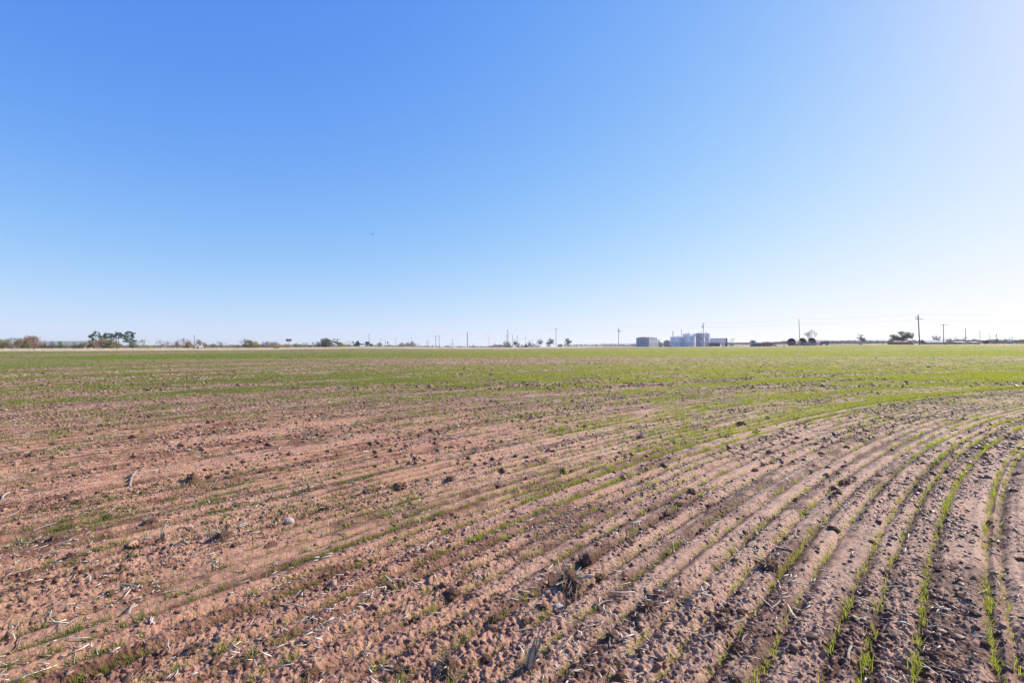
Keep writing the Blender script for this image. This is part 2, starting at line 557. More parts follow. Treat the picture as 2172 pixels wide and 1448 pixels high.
def make_wheat(x, y, c, tan, per, levels, hmin, hmax, wd, spread, along):
    n = len(x)
    k = np.repeat(np.arange(n), per)
    m = len(k)
    keep = RNG.uniform(0, 1, m) < RNG.uniform(.45, 1, n)[k]
    k = k[keep]; m = len(k)
    off = RNG.normal(0, along, m); lat = RNG.normal(0, spread, m)
    bx = x[k] + tan[k, 0] * off + tan[k, 1] * lat; by = y[k] + tan[k, 1] * off - tan[k, 0] * lat
    bz = ground_z(bx, by) - .008
    az = RNG.uniform(0, 2 * math.pi, m)
    lean = np.abs(RNG.normal(.28, .22, m)) + .05
    vig = np.clip(.72 + .6 * c[k] + .3 * perlin(bx * .7, by * .7, 66), .45, 1.35)
    ln = RNG.uniform(hmin, hmax, m) * vig
    right = sstep(-.5, .45, bx / by)
    tone = np.clip(RNG.normal(.22, .15, m) + .42 * right + .10 * perlin(bx * .5, by * .5, 67), 0, .9)  # yellower towards the right: backlight painted into the blade tone
    dead = RNG.uniform(0, 1, m) < .035
    tone = np.where(dead, 1.0, tone)
    return blades(bx, by, bz, az, lean, ln, wd * RNG.uniform(.7, 1.3, m), tone, levels)


def merge(parts):
    V = []; T = []; A = []; n = 0
    for v, t, a in parts:
        V.append(v); T.append(t + n); A.append(a); n += len(v)
    return np.concatenate(V), np.concatenate(T), np.concatenate(A)


parts = []
x, y, c, tn, rn, s = row_points(42000, 1.9, 7.5)
parts.append(make_wheat(x, y, c, tn, 5, 3, .03, .085, .0042, .005, .016))
x, y, c, tn, rn, s = row_points(150000, 7.5, 22)
parts.append(make_wheat(x, y, c, tn, 6, 2, .045, .10, .0075, .012, .03))
x, y, c, tn, rn, s = row_points(200000, 22, 60, screen=True)
parts.append(make_wheat(x, y, c, tn, 6, 1, .05, .11, .017, .02, .12))
x, y, c, tn, rn, s = row_points(130000, 60, 235, screen=True)
parts.append(make_wheat(x, y, c, tn, 5, 1, .07, .15, .05, .05, .35))
# lone tufts that came up between the gaps all over the barer left and middle of the field
n = 3600
u = RNG.uniform(-1.1, .42, n); y = np.sqrt(RNG.uniform(2.3 ** 2, 26 ** 2, n)); y = np.where(RNG.uniform(0, 1, n) < .22, RNG.uniform(2.3, 8, n), y); x = u * y
r, s = ring(x, y); rn = nearest_row(r); x = CX + (x - CX) * rn / r; y = CY + (y - CY) * rn / r
k = (y > 2) & (rn > 45.2); x, y, rn = x[k], y[k], rn[k]
tn = np.stack([-(y - CY) / rn, (x - CX) / rn], -1)
ne = y < 9
parts.append(make_wheat(x[ne], y[ne], np.full(ne.sum(), .62), tn[ne], 11, 3, .04, .105, .0048, .010, .035))
parts.append(make_wheat(x[~ne], y[~ne], np.full((~ne).sum(), .7), tn[~ne], 12, 2, .05, .12, .0085, .018, .07))
V, T, A = merge(parts)
wheat = np_mesh('wheat_grass', V, T, wheat_mat, {'tone': A})
tag(wheat, 'short bright green wheat seedlings coming up in curved drill rows on the field', 'wheat', kind='stuff')
print('wheat tris', len(T))

# ------------------------------------------------------------------ soil crumbs, straw and clods
clod_mat = leafmat('clod_soil', (.085, .040, .026), (.34, .185, .12), 0)  # crumbs darkened to stand in for missing shadow contrast
ico = bmesh.new(); bmesh.ops.create_icosphere(ico, subdivisions=1, radius=1)
ICO_V = np.array([v.co[:] for v in ico.verts]); ico.faces.ensure_lookup_table()
ICO_T = np.array([[v.index for v in f.verts] for f in ico.faces]); ico.free()
ico = bmesh.new(); bmesh.ops.create_icosphere(ico, subdivisions=2, radius=1)
ICO2_V = np.array([v.co[:] for v in ico.verts]); ICO2_T = np.array([[v.index for v in f.verts] for f in ico.faces]); ico.free()


def crumbs(x, y, size, IV=ICO_V, IT=ICO_T):
    n = len(x)
    ph = RNG.uniform(0, 2 * math.pi, n); ca, sa = np.cos(ph), np.sin(ph)
    sc = size[:, None] * np.stack([RNG.uniform(.8, 1.6, n), RNG.uniform(.6, 1.15, n), RNG.uniform(.5, .95, n)], -1)
    jit = RNG.uniform(.62, 1.28, (n, len(IV)))
    P = IV[None] * jit[..., None]
    for _ in range(5):          # break flat faces off, so that they read as crumbled lumps and not as pebbles
        nn = RNG.normal(0, 1, (n, 3)); nn /= np.linalg.norm(nn, axis=1)[:, None]
        of = RNG.uniform(.35, .8, n)
        ex = np.maximum(np.einsum('nij,nj->ni', P, nn) - of[:, None], 0)
        P = P - ex[..., None] * nn[:, None, :]
    P = P * sc[:, None, :]
    X = P[..., 0] * ca[:, None] - P[..., 1] * sa[:, None] + x[:, None]
    Y = P[..., 0] * sa[:, None] + P[..., 1] * ca[:, None] + y[:, None]
    Z = P[..., 2] + (ground_z(x, y) + size * .1)[:, None]
    V = np.stack([X, Y, Z], -1).reshape(-1, 3)
    T = (IT[None] + (np.arange(n) * len(IV))[:, None, None]).reshape(-1, 3)
    return V, T, np.zeros(len(V))


def scatter(n, dmin, dmax, screen, thr):
    u = RNG.uniform(-1.12, 1.12, n)
    y = 1738.0 / RNG.uniform(1738.0 / dmax, 1738.0 / dmin, n) if screen else np.sqrt(RNG.uniform(dmin ** 2, dmax ** 2, n))
    x = u * y
    r, s = ring(x, y)
    d = np.abs(r - nearest_row(r))
    rg = roughness(x, y, r, s)
    p = np.clip((rg - thr) * 1.6, 0.04, 1) * np.clip(.35 + d / .08, 0, 1) * np.clip(1.15 - cover(x, y) * .8, .2, 1)
    k = (RNG.uniform(0, 1, n) < p) & (y < field_edge(x, y) - 2)
    return x[k], y[k]


parts = []
x, y = scatter(64000, 1.9, 6, False, .2)
parts.append(crumbs(x, y, np.clip(RNG.lognormal(math.log(.0055), .62, len(x)), .0022, .022), ICO2_V, ICO2_T))
x, y = scatter(16000, 1.9, 14, False, .45)
parts.append(crumbs(x, y, np.clip(RNG.lognormal(math.log(.019), .35, len(x)), .011, .04), ICO2_V, ICO2_T))
x, y = scatter(110000, 6, 18, False, .3)
parts.append(crumbs(x, y, np.clip(RNG.lognormal(math.log(.0135), .62, len(x)), .006, .055)))
x, y = scatter(130000, 18, 120, True, .35)
parts.append(crumbs(x, y, np.clip(RNG.lognormal(math.log(.033), .5, len(x)), .016, .10)))
V, T, A = merge(parts)
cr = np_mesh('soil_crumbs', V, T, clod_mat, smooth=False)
tag(cr, 'small dark crumbs of broken soil strewn between the wheat rows', 'soil crumbs', kind='stuff')
print('crumb tris', len(T))

straw_mat = leafmat('dry_straw', (.34, .25, .18), (.82, .73, .60), .1, attr='tone')


def straws(x, y, ln, wd, lift=.35):
    n = len(x)
    az = RNG.uniform(0, 2 * math.pi, n); el = np.abs(RNG.normal(0, lift * .5, n))
    bend = RNG.normal(0, .25, n)
    V = []
    for t in (0, .5, 1):
        a = az + bend * (t - .5)
        cx = x + np.cos(a) * ln * (t - .5); cy = y + np.sin(a) * ln * (t - .5)
        cz = ground_z(x, y) + wd * .5 + ln * t * np.sin(el) * .5 + .004
        for j in range(3):
            q = 2 * math.pi * j / 3 + .5
            rx = np.cos(q) * wd * .5 * (1 if t == .5 else .7); rz_ = np.sin(q) * wd * .42
            V.append(np.stack([cx - np.sin(a) * rx, cy + np.cos(a) * rx, cz + rz_], -1))
    V = np.stack(V, 1).reshape(-1, 3)
    T = []
    for i in range(2):
        for j in range(3):
            a = i * 3 + j; b = i * 3 + (j + 1) % 3
            T += [[a, b, b + 3], [a, b + 3, a + 3]]
    T += [[0, 2, 1], [6, 7, 8]]
    T = (np.array(T)[None] + (np.arange(n) * 9)[:, None, None]).reshape(-1, 3)
    tone = np.clip(RNG.normal(.55, .27, n), 0, 1)
    return V, T, np.repeat(tone, 9)


parts = []


def straw_pts(n, a, b, screen):
    u = RNG.uniform(-1.12, 1.12, n)
    y = 1738.0 / RNG.uniform(1738.0 / b, 1738.0 / a, n) if screen else np.sqrt(RNG.uniform(a ** 2, b ** 2, n))
    x = u * y
    r, s = ring(x, y)
    p = np.clip(.18 + 1.1 * perlin(x * 1.4, y * 1.4, 71) + .8 * perlin(r * 2.4, s * .25, 72), .05, 1)
    k = RNG.uniform(0, 1, n) < p
    return x[k], y[k]


x, y = straw_pts(14500, 1.9, 7, False)
parts.append(straws(x, y, np.clip(RNG.lognormal(math.log(.045), .6, len(x)), .012, .17), RNG.uniform(.003, .011, len(x))))
x, y = straw_pts(65000, 7, 24, False)
parts.append(straws(x, y, np.clip(RNG.lognormal(math.log(.075), .5, len(x)), .03, .25), RNG.uniform(.006, .014, len(x))))
x, y = straw_pts(34000, 24, 140, True)
parts.append(straws(x, y, np.clip(RNG.lognormal(math.log(.13), .4, len(x)), .06, .35), RNG.uniform(.016, .04, len(x))))
V, T, A = merge(parts)
st = np_mesh('straw_litter', V, T, straw_mat, {'tone': A})
tag(st, 'thin pale bits of dry straw scattered all over the ploughed soil', 'straw', kind='stuff')

# dry grass on the margin beyond the field
n = 26000
u = RNG.uniform(-1.1, 1.1, n); y = field_edge(u * 100, np.full(n, 100.)) + RNG.uniform(0, 1, n) ** 1.5 * 95
x = u * y
k = RNG.uniform(0, 1, n) < np.clip(.5 + perlin(x * .06, y * .06, 81), 0.1, 1)
x, y = x[k], y[k]
kk = np.repeat(np.arange(len(x)), 4); m_ = len(kk)
bx = x[kk] + RNG.normal(0, .4, m_); by = y[kk] + RNG.normal(0, .4, m_)
dv, dt, da = blades(bx, by, gz(bx, by) - .03, RNG.uniform(0, 6.28, m_), np.abs(RNG.normal(.4, .25, m_)), RNG.uniform(.15, .5, m_), RNG.uniform(.05, .13, m_),
                    np.clip(RNG.normal(.5, .22, m_), 0, 1), 1)
dry_mat = leafmat('dry_grass_blade', (.42, .32, .17), (.74, .60, .42), .3, attr='tone')
dgo = np_mesh('dry_grass', dv, dt, dry_mat, {'tone': da})
tag(dgo, 'pale tan dry grass standing on the strip beyond the green field', 'dry grass', kind='stuff')
# ================================================================== things along the horizon
def base(px, D):
    p = W(px, 724, D)
    return Vector((p.x, D, gz1(p.x, D)))


def ztop(px, py, D):
    return W(px, py, D).z


def mpp(D):
    return D / F


# ------------------------------------------------------------------ plants
LEAF = {
    'olive': ((.15, .14, .05), (.33, .29, .12)), 'tan': ((.25, .19, .11), (.44, .35, .22)), 'brown': ((.20, .13, .08), (.36, .25, .15)),
    'green': ((.07, .10, .035), (.19, .21, .09)), 'dark': ((.04, .06, .03), (.14, .17, .08)), 'grey': ((.17, .16, .14), (.34, .31, .27)),
    'greygreen': ((.10, .115, .075), (.24, .25, .17)), 'red': ((.26, .15, .12), (.46, .30, .24)), 'pine': ((.06, .10, .07), (.20, .25, .16)),
    'yellow': ((.22, .19, .04), (.42, .36, .11)), 'purple': ((.18, .14, .13), (.34, .27, .24)), 'orange': ((.26, .16, .05), (.42, .30, .11)),
    'bluegreen': ((.07, .10, .08), (.19, .23, .17)),
}


def leafm(k):
    return leafmat('foliage_' + k, *LEAF[k], trans=.3)


def leaf_quads(P, size):
    n = len(P)
    a = RNG.normal(0, 1, (n, 3)); a /= np.linalg.norm(a, axis=1)[:, None]
    b = np.cross(a, RNG.normal(0, 1, (n, 3))); b /= np.linalg.norm(b, axis=1)[:, None]
    s = size * RNG.uniform(.6, 1.3, n)[:, None]
    V = np.stack([P - a * s * .6, P + b * s * .42, P + a * s * .6, P - b * s * .42], 1).reshape(-1, 3)
    return V, np.arange(n * 4).reshape(-1, 4)


def cloud(blobs, n):
    w = np.array([bl[3] * bl[4] * bl[5] for bl in blobs]) ** .8; w /= w.sum()
    i = RNG.choice(len(blobs), n, p=w); B = np.array(blobs)[i]
    d = RNG.normal(0, 1, (n, 3)); d /= np.linalg.norm(d, axis=1)[:, None]
    r = RNG.uniform(0.05, 1, n) ** .5
    return B[:, :3] + d * B[:, 3:] * r[:, None]


bark = mat('bark', (.16, .125, .10), .95, .35, 6)
bark_pale = mat('bark_grey', (.27, .24, .21), .95, .3, 6)
bark_dark = mat('bark_dark', (.075, .06, .05), .95, .35, 6)


def branchy(mb, p, d, ln, r, depth, tips, spread=.6, up=.15, n=4):
    p = Vector(p); d = Vector(d).normalized()
    m = p + d * ln * .5 + Vector((random.gauss(0, .06), random.gauss(0, .06), random.gauss(0, .04))) * ln
    e = m + (d + Vector((random.gauss(0, .18), random.gauss(0, .18), random.gauss(0, .1) + up))).normalized() * ln * .5
    mb.tube(p, m, r, r * .82, n, False); mb.tube(m, e, r * .82, r * .62, n, False)
    if depth == 0:
        tips.append(e); return
    for _ in range(random.choice((2, 2, 3))):
        dd = (d + Vector((random.gauss(0, spread), random.gauss(0, spread), random.gauss(0, spread * .6) + up))).normalized()
        branchy(mb, e, dd, ln * random.uniform(.62, .85), r * .6, depth - 1, tips, spread, up, n)
    tips.append(e)


def plant(px0, px1, top, D, kind, ck, label, group=None, basepy=None, dens=1.0, lean=0.0):
    cx = (px0 + px1) / 2
    b = base(cx, D)
    w = (px1 - px0) * mpp(D)
    h = ztop(cx, top, D) - b.z
    if basepy is not None:          # stands on a rise behind
        b.z = ztop(cx, basepy, D); h = ztop(cx, top, D) - b.z
    nm = {'bush': 'shrub', 'bare': 'bare_tree', 'pine': 'pine_tree', 'tree': 'tree', 'oak': 'oak_tree', 'scrub': 'low_shrub', 'wind': 'tree'}[kind]
    root = empty(nm, b, 0, label, {'bush': 'shrub', 'scrub': 'shrub'}.get(kind, 'tree'), group)
    mb = MB(); P = []
    a, hd = w / 2, w * .38
    ls = np.clip(.028 * (w + h), .20, .45)
    if kind in ('bush', 'scrub'):
        z0 = .12 if kind == 'scrub' else .3
        blobs = []
        nb = max(4, int(w / 1.4) + 2)
        for i in range(nb):
            t = (i + .5) / nb * 2 - 1 + random.gauss(0, .12)
            hh = h * (1 - .5 * abs(t) ** 2.4) * random.uniform(.8, 1.1)
            blobs.append((t * a * .82, random.uniform(-hd, hd) * .7, hh * .62, a * random.uniform(.24, .42), hd * .55, hh * .38))
            blobs.append((t * a * .86, random.uniform(-hd, hd) * .7, hh * .26, a * .30, hd * .5, hh * .26))
        blobs.append((random.uniform(-.2, .2) * a, 0, h * .74, a * .3, hd * .4, h * .26))
        for i in range(7 if kind == 'bush' else 3):
            t = random.uniform(-.75, .75); e = Vector((t * a, random.uniform(-.5, .5) * hd, h * random.uniform(.55, .85)))
            s = Vector((t * a * .04, random.uniform(-.05, .05), -.1)); m = s.lerp(e, .5) + Vector((0, 0, h * .08))
            mb.path([s, m, e], .05 + .008 * h, .02, 4)
        n = int(np.clip(w * h * 52 * dens, 260, 2400))
        P = cloud(blobs, n)
        # twigs that stick out of the outline
        m2 = max(6, n // 14)
        tx_ = RNG.uniform(-a, a, m2); P = np.concatenate([P, np.stack([tx_, RNG.uniform(-hd, hd, m2), h * RNG.uniform(.6, 1.03, m2) * (1 - .5 * (tx_ / a) ** 2)], -1)])
        P = P[P[:, 2] > z0 * .3]
    elif kind == 'bare':
        tips = []
        for i in range(random.choice((3, 4, 5))):
            d = Vector((random.uniform(-1, 1) * a / max(h, .1) * 1.2, random.uniform(-.5, .5), 1))
            branchy(mb, (random.uniform(-.3, .3), 0, -.1), d, h * .36, .05 + .008 * h, 3, tips, .55, .12)
        mx = max(t.z for t in tips); mw = max(abs(t.x) for t in tips)
        fx, fz = min(1.6, a / mw), h / mx
        mb.v = [(x * fx, y * fx, z * fz) for x, y, z in mb.v]
        T = np.array([(t.x * fx, t.y * fx, t.z * fz) for t in tips])
        P = T[RNG.choice(len(T), int(np.clip(w * h * 9 * dens, 80, 800)))] + RNG.normal(0, .28, (int(np.clip(w * h * 9 * dens, 80, 800)), 3))
        P = P[P[:, 2] > .3]
        ls *= .72
    elif kind in ('tree', 'wind'):
        th = h * .30
        mb.path([(0, 0, -.2), (lean * .3, 0, th * .6), (lean * .6, 0, th)], .05 + .02 * h, .035 + .014 * h, 7)
        blobs = []; n_l = 10
        for i in range(n_l):
            an = 2 * math.pi * i / n_l + random.uniform(-.3, .3)
            rr = random.uniform(.35, .80)
            e = Vector((math.cos(an) * a * rr + lean, math.sin(an) * hd * rr, h * random.uniform(.36, .84)))
            if kind == 'wind':
                e.z = h * (.55 + .35 * (-(e.x) / a * .8)) * random.uniform(.8, 1.05)
            s = Vector((lean * .6, 0, th * random.uniform(.8, 1)))
            mb.path([s, s.lerp(e, .5) + Vector((0, 0, .06 * h)), e], .03 + .01 * h, .02, 5)
            blobs.append((e.x, e.y, e.z, a * random.uniform(.20, .34), hd * .35, h * random.uniform(.10, .18)))
            e2 = s.lerp(e, .65)
            blobs.append((e2.x, e2.y, e2.z, a * .18, hd * .3, h * .11))
        if kind == 'tree':
            blobs.append((lean, 0, h * .88, a * .32, hd * .4, h * .12))
            for _ in range(12):
                t = random.uniform(-.95, .95); zc = h * random.uniform(.34, .92) * (1 - .35 * t * t)
                blobs.append((t * a, random.uniform(-.6, .6) * hd, zc, a * random.uniform(.10, .2), hd * .25, h * random.uniform(.06, .11)))
        else:
            blobs.append((-a * .55, 0, h * .93, a * .42, hd * .3, h * .06)); blobs.append((-a * .05, 0, h * .85, a * .42, hd * .3, h * .09))
        P = cloud(blobs, int(np.clip(w * h * 26 * dens, 260, 1800)))
    elif kind == 'oak':
        th = h * .2
        mb.path([(-.2, 0, -.2), (0, 0, th), (.1, 0, h * .5)], .06 + .025 * h, .10, 7)
        blobs = []
        for i in range(15):
            t = random.uniform(-1, 1)
            hh = h * math.sqrt(max(.05, 1 - (t * .9) ** 2))
            zc = random.uniform(.34, .82) * hh
            blobs.append((t * a * .8, random.uniform(-.7, .7) * hd, zc, a * .26, hd * .35, h * .15))
            mb.path([(0, 0, th), (t * a * .4, 0, max(th, zc * .8)), (t * a * .7, 0, zc)], .09, .03, 5)
        P = cloud(blobs, int(np.clip(w * h * 42 * dens, 500, 2400)))
    elif kind == 'pine':
        mb.path([(0, 0, -.2), (.1, 0, h * .5), (0, 0, h * .97)], .05 + .02 * h, .04, 7)
        blobs = []
        lo = .30 if dens >= 1 else .62
        for i in range(18):
            z = lo + (.97 - lo) * (i / 17.0)
            env = math.sin(min(1, (1 - z) / (1 - lo) * 1.15 + .16) * math.pi * .62)
            for sgn in (-1, 1):
                if random.random() < .16: continue
                rr = a * env * random.uniform(.5, 1.0)
                e = Vector((sgn * rr * .8, random.uniform(-.6, .6) * rr, h * (z + random.uniform(-.02, .03))))
                mb.path([(0, 0, h * max(.1, z - .07)), (e.x * .5, e.y * .5, e.z - .02 * h), e], .05, .02, 4)
                blobs.append((e.x, e.y, e.z, max(.4, rr * .36), max(.3, rr * .34), h * .055))
        blobs.append((0, 0, h * .96, a * .2, a * .2, h * .045))
        P = cloud(blobs, int(np.clip(w * h * 22, 400, 2000)))
    P = P[np.abs(P[:, 0]) < a * 1.12]
    V, Q = leaf_quads(P, ls)
    bm_ = bark_pale if ck in ('grey', 'purple', 'tan') else (bark_dark if ck in ('dark', 'pine') else bark)
    mb.build('trunk' if kind not in ('bush', 'scrub') else 'stems', bm_, root)
    np_mesh('crown' if kind not in ('bush', 'scrub') else 'foliage', V, None, leafm(ck), None, Q, parent=root)
    return root


